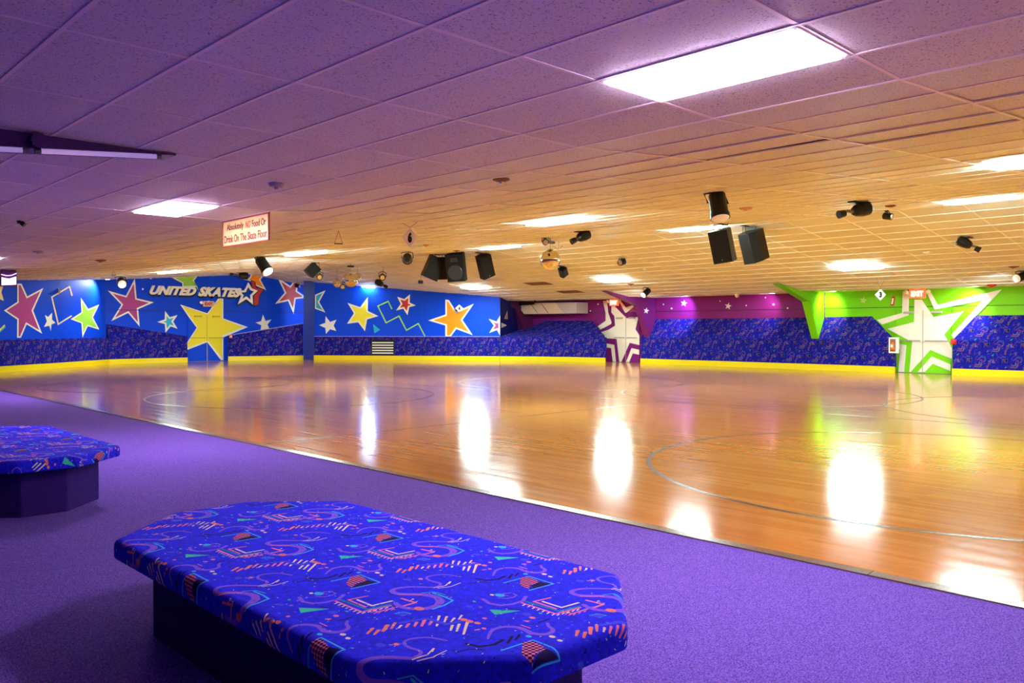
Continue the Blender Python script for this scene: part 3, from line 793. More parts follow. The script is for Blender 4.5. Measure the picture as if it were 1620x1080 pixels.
# ================================================================ CARPETED BUMPERS with yellow kick boards
def plan(p): return Vector((p.x, p.y, 0))
def bumper(label, front, ztop=1.05, slope=None, tops=None, trim=None, cap=0.22, ends=None):
    """front: plan points; slope: list of back/top points (x,y,z) per front point"""
    root = thing('carpeted_bumper', label, 'bumper', (front[0].x, front[0].y, 0), kind=None)
    inv = -Vector((front[0].x, front[0].y, 0))
    def side(i):
        a = front[max(i - 1, 0)]; b = front[min(i + 1, len(front) - 1)]; d = (b - a).normalized()
        n = Vector((-d.y, d.x, 0))
        if n.dot(front[i] - plan(EYE)) < 0: n = -n
        return n
    N = [side(i) for i in range(len(front))]
    s = [0.0]
    for a, b in zip(front, front[1:]): s.append(s[-1] + (b - a).length)
    # kick board
    k = MB()
    for i in range(len(front) - 1):
        a, b, na, nb = front[i], front[i + 1], N[i], N[i + 1]
        k.quads([v + inv for v in (a, b, b + nb * .07, a + na * .07, a + Vector((0, 0, .2)), b + Vector((0, 0, .2)), b + nb * .07 + Vector((0, 0, .2)), a + na * .07 + Vector((0, 0, .2)))],
                [(0, 1, 5, 4), (4, 5, 6, 7), (0, 4, 7, 3), (1, 2, 6, 5)])
    k.build('kickboard', M_YELLOW, root, clean=True)
    f = MB(); uv = []
    tp = tops or [ztop] * len(front)
    for i in range(len(front) - 1):
        a, b = front[i] + N[i] * .035, front[i + 1] + N[i + 1] * .035
        q = [a + Vector((0, 0, .185)), b + Vector((0, 0, .185)), b + Vector((0, 0, tp[i + 1])), a + Vector((0, 0, tp[i]))]
        f.poly([v + inv for v in q])
        uv += [(s[i] / .955, .185 / .93), (s[i + 1] / .955, .185 / .93), (s[i + 1] / .955, tp[i + 1] / .93), (s[i] / .955, tp[i] / .93)]
    for i in (0, len(front) - 1):    # closed ends
        a = front[i] + N[i] * .035
        q = [a + Vector((0, 0, .185)), a + N[i] * .12 + Vector((0, 0, .185)), a + N[i] * .12 + Vector((0, 0, tp[i])), a + Vector((0, 0, tp[i]))]
        f.poly([v + inv for v in q]); uv += [(0, 0), (.12, 0), (.12, 1), (0, 1)]
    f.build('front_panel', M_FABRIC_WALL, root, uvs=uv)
    if slope:
        g = MB(); uv = []
        for i in range(len(front) - 1):
            a, b = front[i] + N[i] * .035, front[i + 1] + N[i + 1] * .035
            a.z, b.z = tp[i], tp[i + 1]; c, d = Vector(slope[i + 1]), Vector(slope[i])
            if (c - d).length < 0.01: q = [a, b, c]
            else: q = [a, b, c, d]
            g.poly([v + inv for v in q])
            ax = (b - a).normalized(); up = ((c + d) / 2 - (a + b) / 2); up = (up - ax * up.dot(ax)).normalized()
            uv += [((s[i] + (v - a).dot(ax)) / .955, (tp[i] + (v - a).dot(up)) / .93) for v in q]
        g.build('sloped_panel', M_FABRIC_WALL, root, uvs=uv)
    if trim:
        tr = MB()
        for i in range(len(front) - 1):
            if not trim[0] <= i < trim[1]: continue
            a, b = front[i] + N[i] * .02, front[i + 1] + N[i + 1] * .02
            tr.quads([v + inv for v in (a + Vector((0, 0, tp[i])), b + Vector((0, 0, tp[i + 1])), b + Vector((0, 0, tp[i + 1] + .03)), a + Vector((0, 0, tp[i] + .03)), a + N[i] * .1 + Vector((0, 0, tp[i] + .03)), b + N[i + 1] * .1 + Vector((0, 0, tp[i + 1] + .03)))],
                     [(0, 1, 2, 3), (3, 2, 5, 4)])
        tr.build('edge_trim', mat('lilac_trim', (150, 140, 214), 0.5), root)
    return root
F = lambda *ps: [plan(on_floor(*p)) for p in ps]
shift = lambda P, n, e: [p - n * e for p in P]
nb = LWn * 0.16
B1 = [p - nb for p in (plan(LWp), plan(on_floor(0, 588.7)), plan(on_floor(80, 583)), plan(LWb))]
bumper('patterned bumper along the left blue wall, holding a black louvre, with yellow kick board', B1, 1.06)
B2 = F((167, 576.3), (232, 574.4), (297, 572.9)); B2[0] = B1[-1].copy()
topL = on_y(168, 512, Y_WALL - 0.02); topR = on_y(298, 532, Y_WALL - 0.02)
bumper('patterned bumper with wedge-shaped sloping top left of the big yellow star', B2, 1.07, slope=[topL, topL.lerp(topR, .5), topR], tops=[1.06, 1.07, 1.06])
B3 = F((361, 570.9), (420, 570.0), (480, 569.0))
pz = [on_plane(x, y, B3[0], Vector((-(B3[-1] - B3[0]).y, (B3[-1] - B3[0]).x, 0)).normalized()).z for x, y in ((361, 531), (420, 521.5), (480, 512))]
bumper('patterned bumper panel whose top edge climbs from the yellow star to the navy pillar', B3, tops=pz, trim=(0, 2))
swo = [plan(SWa) - SWn * 0.12, plan(SWb) - SWn * 0.12]
B4 = [swo[0], swo[0].lerp(swo[1], .5), swo[1]]
B4b = [swo[1] + (swo[1] - swo[0]).normalized() * .02] + F((850, 571.0), (897, 571.8), (957, 573.3))
wl = X_WALL - 0.02
sl = [B4[0] + SWn * .12, B4[1] + SWn * .12, B4[2] + SWn * .12]
sl = [Vector((p.x, p.y, 1.06)) for p in sl]
t1 = on_plane(800, 531, CWp, CWn); t2 = on_x(836, 517, wl); t3 = on_x(868, 507, wl); t4 = on_x(937, 507.5, wl)
bumper('patterned bumper under the star wall from navy pillar to small magenta star, with louvre', B4, 1.05, trim=(0, 2))
bumper('patterned bumper with a broad sloping top in the far corner left of the purple doorway', B4b, 1.05, slope=[Vector((sl[2].x, sl[2].y, 1.06)), t2, t3, t4])
KX = 27.22
P5 = [plan(on_x(1013, 575, KX)), plan(on_x(1214, 575, KX)), plan(on_x(1415, 575, KX))]
S5 = [on_x(1034, 504.5, wl), on_x(1210, 503, wl), on_x(1380, 500.3, wl)]
bumper('patterned bumper with sloping top between the purple and green doorways', P5, 1.06, slope=S5)
P6 = [plan(on_x(1506, 575, KX)), plan(on_x(1700, 575, KX)), Vector((KX, 2.0, 0))]
S6 = [on_x(1544, 498.8, wl), on_x(1700, 497.5, wl), Vector((wl, 2.0, 1.82))]
bumper('patterned bumper with sloping top right of the green doorway', P6, 1.06, slope=S6)
# navy pillar between the gable and the star wall
pa, pb = on_floor(480.5, 569.3), on_floor(498, 568.7)
pc = (pa + pb) / 2
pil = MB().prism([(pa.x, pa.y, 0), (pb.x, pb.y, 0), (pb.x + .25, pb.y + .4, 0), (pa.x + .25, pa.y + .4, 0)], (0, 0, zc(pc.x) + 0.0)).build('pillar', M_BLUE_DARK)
tag(pil, kind='structure')

# ================================================================ STEEL FRAMES (tapered columns and haunches)
def steel_frame(y, m, label, x_top=26.55, x_bot=27.32, x_start=24.5, w=0.26, zh=2.33):
    root = thing('steel_frame', label, 'steel frame', (X_WALL, y, 0))
    o = lambda p: Vector(p) - Vector((X_WALL, y, 0))
    MB().prism([o((X_WALL - .03, y - w / 2, 0)), o((x_bot, y - w / 2, 0)), o((x_bot - .02, y - w / 2, 1.0)), o((x_top, y - w / 2, zh)), o((x_top, y - w / 2, zc(x_top) - .005)), o((X_WALL - .03, y - w / 2, Z_EAVE - .005))], (0, w, 0)).build('column', m, root)
    MB().prism([o((x_top, y - w / 2, zh)), o((x_start, y - w / 2, zc(x_start) - .01)), o((X_EAVE, y - w / 2, zc(X_EAVE) - .008)), o((x_top, y - w / 2, zc(x_top) - .006))], (0, w, 0)).build('haunch', m, root)
    MB().box(o(((x_top + X_WALL) / 2, y - w / 2 - .008, zh + .01)), (X_WALL - x_top - .05, .014, .03)).build('stiffener', m, root)
    return root
steel_frame(27.25, mat('plum_steel', (96, 24, 84), 0.5), 'plum painted steel column and haunch in the far corner beside the small magenta star')
fr = steel_frame(20.25, mat('purple_steel', (112, 26, 108), 0.5), 'purple steel column right of the purple doorway, with a small white star')
steel_frame(13.15, M_GREEN, 'lime green tapered steel column rising from the long patterned bumper')
small = []
for k in range(10):
    rr = 4.8 if k % 2 == 0 else 2.0; a = -1.4 + k * math.pi / 5; small.append((1022.5 + rr * math.cos(a), 491.5 + 1.15 * rr * math.sin(a)))
so = MB().poly([on_y(x, y, 20.25 - .135) - Vector((X_WALL, 20.25, 0)) for x, y in small]).build('painted_star', M_CREAM, fr)
# haunch over the carpet, near left
root = thing('roof_beam', 'dark purple tapered roof beam dropping below the ceiling at upper left', 'beam', (0, 6.75, 0))
yb = 6.72
MB().prism([Vector(p) - Vector((0, 6.75, 0)) for p in ((2.72, yb, Z_NEAR - .003), (X_LEFT + .2, yb, Z_NEAR - .003), (X_LEFT + .2, yb, 2.05), (0.2, yb, 2.585))], (0, .2, 0)).build('web', M_VIOLET, root)
MB().prism([Vector(p) - Vector((0, 6.75, 0)) for p in ((0.2, yb - .03, 2.575), (0.2, yb - .03, 2.59), (2.72, yb - .03, Z_NEAR - .004), (2.72, yb - .03, Z_NEAR - .018))], (0, .26, 0)).build('flange', M_VIOLET, root)
MB().tube([(1.72, yb - .08 - 6.75, 2.775), (1.72, yb - 6.75, 2.775)], .055, 10).build('bracket', M_VIOLET, root)

# fluorescent tubes slung under the purple beam
def tube_lamp(x0, x1, label):
    f = lambda xv: 2.59 + (xv - 0.2) * 0.0960 - 0.030
    c = Vector(((x0 + x1) / 2, yb - 0.03, f((x0 + x1) / 2)))
    r = thing('fluorescent_tube', label, 'tube light', c, group='bare tubes slung under the purple beam')
    g = lambda xv, dz=0: Vector((xv, yb - 0.03, f(xv) + dz)) - c
    MB().tube([g(x0 + .03), g(x1 - .03)], .019, 12).build('tube', mat('tube_glass', (214, 190, 236), 0.2, emit=(0.62, 0.42, 0.95, 0.10)), r, smooth=True)
    MB().tube([g(x0), g(x0 + .04)], .021, 10).build('end_cap', M_GREY, r); MB().tube([g(x1 - .04), g(x1)], .021, 10).build('end_cap', M_GREY, r)
    MB().box(g(x0 + .06, .022), (.02, .02, .045)).build('clip', M_VIOLET, r); MB().box(g(x1 - .06, .022), (.02, .02, .045)).build('clip', M_VIOLET, r)
tube_lamp(1.70, 2.60, 'bare fluorescent tube under the purple beam, the right one ending near the ceiling')
tube_lamp(0.55, 1.66, 'bare fluorescent tube under the purple beam, cut by the left edge of the photo')

# ================================================================ BENCHES
def octagon(hx=0.632, hy=1.355, ax=0.42, ay=0.37, n=3, r=0.025):
    c = [(hx, -hy + ay), (hx, hy - ay), (hx - ax, hy), (-hx + ax, hy), (-hx, hy - ay), (-hx, -hy + ay), (-hx + ax, -hy), (hx - ax, -hy)]
    out = []
    for i in range(8):   # softened corners
        p0, p1, p2 = Vector(c[i - 1]), Vector(c[i]), Vector(c[(i + 1) % 8])
        a = p1 + (p0 - p1).normalized() * r; b = p1 + (p2 - p1).normalized() * r
        for k in range(n + 1):
            t = k / n; out.append((1 - t) ** 2 * a + 2 * t * (1 - t) * p1 + t * t * b)
    return out
def bench(label, cx, cy, rz=0.0, zt=0.45):
    root = thing('octagonal_bench', label, 'bench', (cx, cy, 0), group='elongated octagonal benches on the carpet', rot=(0, 0, rz))
    O = octagon(); n = len(O)
    nr = []
    for i in range(n):
        d = (O[(i + 1) % n] - O[i - 1]).normalized(); nr.append(Vector((d.y, -d.x)))
    prof = [(-.034, 0.0, -.034), (-.020, -.003, -.020), (-.008, -.010, -.004), (-.001, -.022, .010), (0, -.034, .022), (0, -.078, .066), (-.004, -.088, .076), (-.014, -.092, .088)]
    v, uv = [], []
    cr, sr = math.cos(rz), math.sin(rz)
    def tex(p):   # tile space of the print, fixed to the hall like the cloth in the photo
        X, Y = cx + p.x * cr - p.y * sr, cy + p.x * sr + p.y * cr
        return ((2.69 - Y) / .955, (X - 1.78) / .93)
    for off, dz, arc in prof:
        for p, q in zip(O, nr):
            a = p + q * off; v.append((a.x, a.y, zt + dz)); uv.append(tex(p + q * arc))
    f = []
    for k in range(len(prof) - 1):
        for i in range(n): f.append((k * n + i, (k + 1) * n + i, (k + 1) * n + (i + 1) % n, k * n + (i + 1) % n))
    f.append(tuple(range(n))); f.append(tuple((len(prof) - 1) * n + i for i in range(n))[::-1])
    f = [tuple(reversed(q)) for q in f]
    m = MB(); m.v = v; m.f = f
    me_o = m.build('seat', M_FABRIC, root, uvs=uv)
    for pl in me_o.data.polygons: pl.use_smooth = len(pl.vertices) == 4
    # sewn corner tucks in the cover
    for sx, yv in ((-1, .33), (-1, -.66), (1, .33), (1, -.66)):
        xw = sx * .625
        MB().box((xw - sx * .001, yv, zt - .058), (.006, .007, .068)).build('cover_seam', mat('seam_thread', (10, 8, 60), 0.9), me_o)
    B = octagon(0.50, 1.20, 0.34, 0.34, 2, 0.015)
    MB().prism([(p.x, p.y, 0.0) for p in B], (0, 0, zt - .090)).build('plinth', M_PLINTH, root)
    return root
bench('large octagonal bench in blue printed fabric at the bottom centre of the photo', 1.965, 3.045)
bench('octagonal bench in blue printed fabric cut by the left edge of the photo', 1.83, 8.22)

# ================================================================ THINGS HUNG FROM THE CEILING
def aim(p, rel=0.0, pitch=0.0, roll=0.0):
    """frame at p whose -Y looks back to the visitor (plus rel), tipped down by pitch"""
    a = math.atan2(p.y, p.x) - math.pi / 2
    return Matrix.Rotation(a + rel, 4, 'Z') @ Matrix.Rotation(roll, 4, 'Y') @ Matrix.Rotation(pitch, 4, 'X')
def yoke(root, w, h, t=0.018, m=None, top=0.0):
    MB().box((0, 0, top - t / 2), (w, .05, t)).box((-w / 2, 0, top - h / 2), (t, .04, h)).box((w / 2, 0, top - h / 2), (t, .04, h)).build('yoke', m or M_BLACK, root)
def par_can(px, py, label, cxp, cyp, s=1.0, rel=0.0, tilt=0.5, roll=0.0, beam=None):
    p = on_ceiling(px, py); d = depth(p); r = thing('par_can_spotlight', label, 'spotlight', p, group='black can spotlights on the rink ceiling')
    c = at_depth(cxp, cyp, d) - p
    R = Matrix.Translation(c) @ aim(p, rel, tilt, roll)
    L, q = .34 * s, .115 * s
    can = MB().tube([(0, L / 2, 0), (0, L / 2 - .02, 0), (0, L / 2 - .06 * s, 0), (0, -L / 2, 0)], [q * .55, q * .8, q * .96, q], 18, R).build('can', M_BLACK, r)
    MB().tube([(0, -L / 2 + .02, 0), (0, -L / 2 - .035 * s, 0)], [q * 1.1, q * 1.1], 18, R).build('front_ring', M_BLACK, can)
    MB().sphere((0, -L / 2 - .030 * s, 0), q * 1.02, 16, 8, 1.0, R @ Matrix.Translation((0, (-L / 2 - .03 * s), 0)) @ Matrix.Diagonal((1, .3, 1, 1)) @ Matrix.Translation((0, (L / 2 + .03 * s), 0))).build('lens', M_LENS, can, smooth=True)
    ax = (R.to_3x3() @ Vector((1, 0, 0))) * (q + .025)
    b = MB().tube([Vector((0, 0, 0)), Vector((ax.x, ax.y, -.03 * s)), c + ax], .012 * s, 6).tube([Vector((0, 0, 0)), Vector((-ax.x, -ax.y, -.03 * s)), c - ax], .012 * s, 6)
    b.box((0, 0, -.012), (.12 * s, .08 * s, .024)); b.build('yoke', M_BLACK, r)
    MB().tube([(.05, 0, -.01), (.12 * s, .03, -.08 * s), tuple(c + (R.to_3x3() @ Vector((.03, L / 2, .02))))], .006, 5).build('cable', M_BLACK, r)
    if beam:
        l = bpy.data.lights.new('can_beam', 'SPOT'); l.energy = beam[0]; l.color = (1, .97, .88); l.spot_size = 1.35; l.spot_blend = 1.0; l.shadow_soft_size = .12
        o = bpy.data.objects.new('can_beam', l); COL.objects.link(o); o.parent = r; o.location = R @ Vector((0, -L / 2 - .09 * s, 0))
        o.rotation_euler = (Vector(beam[1]) - (Vector(p) + o.location)).to_track_quat('-Z', 'Y').to_euler()
    return r
def pinspot(px, py, label, cxp, cyp, s=1.0, rel=0.0, tilt=0.2, wire=False):
    p = on_ceiling(px, py); d = depth(p); r = thing('pinspot', label, 'spotlight', p, group='small black pinspots on the rink ceiling')
    c = at_depth(cxp, cyp, d) - p; R = Matrix.Translation(c) @ aim(p, rel, tilt)
    L, q = .17 * s, .065 * s
    MB().tube([(0, L / 2, 0), (0, L / 2 - .02, 0), (0, -L / 2, 0)], [q * .6, q, q], 14, R).build('body', M_BLACK, r)
    MB().tube([(0, -L / 2 - .004, 0), (0, -L / 2 - .012, 0)], [q * .75, q * .6], 14, R).build('lens', M_CHROME, r)
    if wire: MB().tube([(0, 0, 0), (.012, 0, c.z * .35), (-.01, 0, c.z * .7), tuple(c)], .006, 5).build('cord', M_WIRE, r)
    else: MB().tube([(0, 0, 0), tuple(c * .5), tuple(c)], .012 * s, 6).box((0, 0, -.01), (.07, .07, .02)).build('bracket', M_BLACK, r)
    ax = (R.to_3x3() @ Vector((1, 0, 0))) * q * 1.1; upv = Vector((0, 0, q * 1.7))
    MB().tube([c - ax, c - ax + upv * .7, c + upv, c + ax + upv * .7, c + ax], .008 * s, 5).build('yoke', M_BLACK, r)
    return r
def scanner(px, py, label, cxp, cyp, hx, hy, s=1.0, tilt=0.0):
    """long rounded body with a small mirror head on an arm at one end"""
    p = on_ceiling(px, py); d = depth(p); r = thing('scanner_light', label, 'stage light', p, group='black mirror scanner lights on the rink ceiling')
    c = at_depth(cxp, cyp, d) - p; h = at_depth(hx, hy, d * .995) - p
    dirv = (h - c).normalized(); L = .30 * s; q = .115 * s; c = c - dirv * .03
    a, b = c - dirv * L / 2, c + dirv * L / 2
    MB().tube([a, a + dirv * .03, a + dirv * L * .45, b - dirv * .05, b], [q * .72, q * .95, q, q * .78, q * .5], 14).build('body', M_BLACK, r, smooth=False)
    MB().tube([b, (b + h) / 2 + Vector((0, 0, .03)), h], [.03 * s, .025 * s, .022 * s], 6).build('mirror_arm', M_GREY, r)
    MB().tube([h - dirv * .06 * s, h + dirv * .05 * s], [.055 * s, .065 * s], 12).build('mirror_head', M_BLACK, r)
    MB().box((0, 0, -.012), (.22 * s, .12 * s, .024)).tube([(-.08 * s, 0, 0), tuple(c + Vector((-.06, 0, q * .6)))], .012, 6).tube([(.08 * s, 0, 0), tuple(c + Vector((.06, 0, q * .6)))], .012, 6).build('bracket', M_BLACK, r)
    MB().tube([a, a + Vector((.05, 0, .10)), Vector((.04, 0, 0))], .007, 5).build('cable', M_BLACK, r)
    return r
def loudspeaker(px, py, label, cxp, cyp, w, h, dep, rel, pitch, roll=0.0, woofer=True, chains=True, badge=False, dd=0.0):
    p = on_ceiling(px, py); d = depth(p) + dd; r = thing('loudspeaker', label, 'loudspeaker', p, group='black loudspeakers hung over the rink')
    c = at_depth(cxp, cyp, d) - p; R = Matrix.Translation(c) @ aim(p + c, rel, pitch, roll)
    k = .62
    P = [(-w / 2, -dep / 2), (w / 2, -dep / 2), (w / 2 * 1.0, dep * .1), (w / 2 * k, dep / 2), (-w / 2 * k, dep / 2), (-w / 2, dep * .1)]
    cab = MB().prism([(x, y, -h / 2) for x, y in P], (0, 0, h), R).build('cabinet', M_BLACK, r)
    MB().box((0, -dep / 2 - .008, 0), (w - .03, .016, h - .03), R).build('grille', M_BLACKP, cab)
    if woofer:
        MB().tube([(0, -dep / 2 - .018, -h * .16), (0, -dep / 2 - .026, -h * .16), (0, -dep / 2 - .020, -h * .16), (0, -dep / 2 - .018, -h * .16)], [w * .42, w * .40, w * .30, .001], 24, R).build('woofer', mat('cone', (42, 42, 48), 0.35), cab)
        MB().prism([(-w * .22, -dep / 2 - .018, h * .22), (w * .22, -dep / 2 - .018, h * .22), (w * .18, -dep / 2 - .018, h * .36), (-w * .18, -dep / 2 - .018, h * .36)], (0, -.01, 0), R).build('horn', mat('cone', (42, 42, 48), 0.35), cab)
    if badge:
        MB().tube([(0, -dep / 2 - .016, -h * .40), (0, -dep / 2 - .022, -h * .40)], [.02, .02], 12, R).build('badge', M_GREY, cab)
    for sx in (-1, 1):
        q = R @ Vector((sx * w * .38, 0, h / 2)); t = Vector((q.x, q.y, zc(p.x + q.x) - p.z))
        MB().tube([q, (q + t) / 2 + Vector((.01, 0, 0)), t], .008, 5).build('chain', M_WIRE, r)
    q = R @ Vector((0, dep * .3, h / 2)); t = Vector((q.x, q.y, zc(p.x + q.x) - p.z))
    MB().box((t.x, t.y, t.z - .01), (w * .8, .05, .02)).tube([q, t], .012, 5).build('hanger_bar', M_BLACK, r)
    return r
def mirror_ball(px, py, label, cxp, cyp, rad, motor=True, nu=26, nv=16):
    p = on_ceiling(px, py); d = depth(p); r = thing('mirror_ball', label, 'mirror ball', p, group='mirror balls hung over the rink')
    c = at_depth(cxp, cyp, d) - p; Rm = rad * d / FPX
    MB().sphere(tuple(c), Rm, nu, nv).build('mirror_sphere', M_MIRROR, r)
    MB().tube([(c.x, c.y, c.z + Rm * .97), (c.x, c.y, c.z + Rm * 1.03)], [Rm * .3, Rm * .22], 14).build('cap', M_GREY, r)
    zm = -.10 if motor else 0
    MB().tube([(c.x, c.y, zm), (c.x, c.y, c.z + Rm)], .005, 5).build('rod', M_WIRE, r)
    if motor:
        MB().box((c.x, c.y, -.10), (.22, .12, .06)).build('motor', M_BLACK, r)
        MB().tube([(c.x, c.y, 0), (c.x, c.y, -.10)], .01, 5).build('stem', M_WIRE, r)
    return r
def disc(px, py, label, name, cat, r, h, m, cone=False, group=None):
    p = on_ceiling(px, py); root = thing(name, label, cat, p, group=group)
    MB().tube([(0, 0, .002), (0, 0, -h * .4), (0, 0, -h)], [r, r, r * (.35 if cone else .8)], 20).build('body', m, root)
    MB().tube([(0, 0, -h), (0, 0, -h * 1.6)], [r * .3, r * .22], 10).build('head', M_CHROME if cone else m, root)
    return root
M_RUST = mat('rust_red', (120, 46, 34), 0.5)
par_can(1130, 304, 'large black can spotlight with a clear lens pointing down, above the two hung loudspeakers', 1136, 322, 1.02, rel=0.45, tilt=1.25, roll=0.0)
par_can(1614, 428, 'black can spotlight cut by the right edge of the photo', 1617, 437, 0.95, rel=-0.7, tilt=0.3, beam=(160, (27.5, 8.5, 1.2)))
par_can(1021, 454, 'black can spotlight with a pale lens between the purple doorway and the purple stars', 1023, 462, 0.95, rel=-0.8, tilt=0.6, beam=(160, (27.6, 21.5, 1.2)))
par_can(733, 467, 'tiny black can spotlight with pale lens above the hanging 4 sign', 733.5, 474, 1.1, rel=-0.6, tilt=0.7, beam=(260, (23.0, 29.3, 1.4)))
par_can(644, 398, 'black can spotlight facing away, directly below the hanging 6 sign', 644.5, 408.5, 1.15, rel=math.pi, tilt=0.1)
par_can(411, 406, 'black can spotlight with a white lens right of the food and drink sign', 416, 418, 1.25, rel=0.75, tilt=0.85, beam=(1300, (15.5, 35.0, 1.2)))
par_can(190, 437, 'can spotlight with a glowing amber lens above the left magenta star on the gable', 192, 446, 1.25, rel=0.1, tilt=0.35, beam=(90, (11.0, 35.0, 1.4)))
pinspot(1403, 333, 'small black pinspot under the ceiling just left of a red sprinkler plate', 1404, 342, 1.1, rel=1.1)
pinspot(985, 409, 'small black pinspot above the white troffer by the purple doorway', 984, 414.5, 1.5, rel=-0.5)
pinspot(606, 421, 'small pinspot on a wavy cord above the scanner light near the red star', 605, 438, 1.9, wire=True)
pinspot(470, 436, 'tiny pinspot on a cord in front of the red star on the gable', 471, 452, 1.4, rel=0.9, wire=True)
pinspot(506, 420, 'small pinspot on a cord beside the small tilted loudspeaker', 505.5, 437.5, 1.8, wire=True)
pinspot(543, 430, 'small dark pinspot on a cord between the two front mirror balls', 542, 453, 1.7, wire=True)
scanner(1352, 319, 'black scanner light with its mirror arm to the left, near the red sprinkler', 1360, 332, 1331, 338.5, 1.08)
scanner(1533, 375, 'black scanner light with its mirror arm to the right, above the lit EXIT sign', 1528, 385, 1547, 394, 1.05)
scanner(917, 366, 'black scanner light with a shiny top right of the large mirror ball', 921, 374, 907, 381, 1.05)
scanner(601, 442, 'black scanner light close to the green zigzag, below a pinspot', 601, 448, 610, 453, 1.2)
scanner(380, 431, 'dark scanner light in front of the orange star above the lettering', 384, 436, 366, 434, 1.25)
loudspeaker(1143, 354, 'left of the hung pair of black loudspeakers, grille facing the camera', 1145, 388, .44, .72, .42, -0.42, 0.26, -0.10, woofer=False, badge=True)
loudspeaker(1200, 361, 'right of the hung pair of black loudspeakers, its shiny side to the camera', 1190, 390, .46, .72, .52, 2.55, -0.32, 0.05, woofer=False)
loudspeaker(688, 402, 'leftmost tilted loudspeaker of the cluster under the ceiling', 684, 423, .50, .72, .42, 0.45, 0.2, 0.36, woofer=False)
loudspeaker(708, 402, 'boxy loudspeaker in the middle of the cluster, behind the one with a round woofer', 706, 424, .62, .72, .5, 0.2, 0.1, -0.03, woofer=False, dd=.25)
loudspeaker(724, 400, 'loudspeaker of the cluster with a round woofer facing the camera', 723, 422, .56, .86, .52, -0.28, 0.22, -0.05, dd=-.3)
loudspeaker(768, 401, 'grey-black loudspeaker hung alone right of the cluster', 766, 421, .44, .72, .40, 0.5, 0.25, -0.40, woofer=False, badge=True)
loudspeaker(493, 415, 'small tilted loudspeaker above the navy pillar', 493.5, 426.5, .34, .40, .32, 0.5, 0.2, 0.75, woofer=False)
loudspeaker(889, 421, 'small tilted black speaker box just below the large mirror ball', 890, 430, .25, .30, .24, 0.6, 0.4, -0.6, woofer=False)
mirror_ball(868, 377, 'large mirror ball hanging right of the white troffer, above a small speaker box', 870.5, 411, 16.2, nu=34, nv=22)
mirror_ball(554, 417, 'biggest mirror ball of the group in front of the blue star wall', 555, 443.5, 10.8)
mirror_ball(534, 424, 'mirror ball left of the biggest one in the group', 533.2, 448, 6.7, motor=False)
mirror_ball(565, 422, 'mirror ball partly behind the biggest one, upper right of the group', 566, 438, 6.6, motor=False)
mirror_ball(546, 425, 'smallest mirror ball, in front of the upper left of the biggest one', 547, 440, 4.8, motor=False, nu=18, nv=12)
# round spotlight beside the big ball's motor, and its wire
pinspot(862, 376, 'small round black pinspot at the motor of the large mirror ball', 863, 382.5, 1.2)
p = on_ceiling(884, 381); r = thing('cable_hook', 'thin bent cable hook right of the motor of the large mirror ball', 'cable', p)
MB().tube([(0, 0, 0), tuple(at_depth(883, 395, depth(p)) - p), tuple(at_depth(890, 389, depth(p)) - p)], .006, 5).tube([tuple(at_depth(883, 395, depth(p)) - p), tuple(at_depth(873, 387, depth(p)) - p)], .004, 5).build('cable', M_WIRE, r)
disc(793, 283, 'red sprinkler plate with a chrome head where violet ceiling turns orange', 'ceiling_sprinkler', 'sprinkler', .085, .03, M_RUST, True)
disc(1409, 325, 'red sprinkler plate right of a small pinspot', 'ceiling_sprinkler', 'sprinkler', .10, .035, M_RUST, True)
disc(1604, 421.5, 'red sprinkler plate above the can spotlight at the right edge', 'ceiling_sprinkler', 'sprinkler', .12, .04, M_RUST, True)
disc(159, 411, 'rust brown sprinkler plate left of the gable troffer', 'ceiling_sprinkler', 'sprinkler', .12, .04, M_RUST, True)
disc(998, 449, 'brown sprinkler plate right of the troffer by the purple doorway', 'ceiling_sprinkler', 'sprinkler', .12, .04, M_RUST, True)
disc(722, 396, 'pink sprinkler plate directly above the loudspeaker cluster', 'ceiling_sprinkler', 'sprinkler', .10, .03, M_RUST, True)
disc(437, 290, 'grey smoke detector on the violet ceiling above the food and drink sign', 'smoke_detector', 'detector', .075, .035, mat('detector_shell', (170, 160, 176), 0.4))
disc(60, 397, 'small grey smoke detector near the left edge of the ceiling', 'smoke_detector', 'detector', .09, .03, mat('detector_shell', (170, 160, 176), 0.4))
disc(1466, 398, 'small white ceiling detector in the bare tiles right of the lower troffer', 'smoke_detector', 'detector', .09, .03, M_WHITE)
disc(1180, 328.5, 'pinkish round ceiling detector right of the large can spotlight', 'smoke_detector', 'detector', .11, .03, mat('pink_shell', (206, 150, 120), 0.5))
disc(674, 387, 'tiny beige ceiling detector left of the loudspeaker cluster', 'smoke_detector', 'detector', .07, .03, mat('pink_shell', (206, 150, 120), 0.5))
disc(1569, 450, 'EXIT sign reflection built as a small red beacon above the white star arm on the green wall', 'exit_glint', 'glint', .12, .05, M_RED)  # red disc added in place of a reflection of the EXIT sign
disc(1020, 425, 'tiny white ceiling detector above the purple doorway troffer', 'smoke_detector', 'detector', .09, .03, M_WHITE)
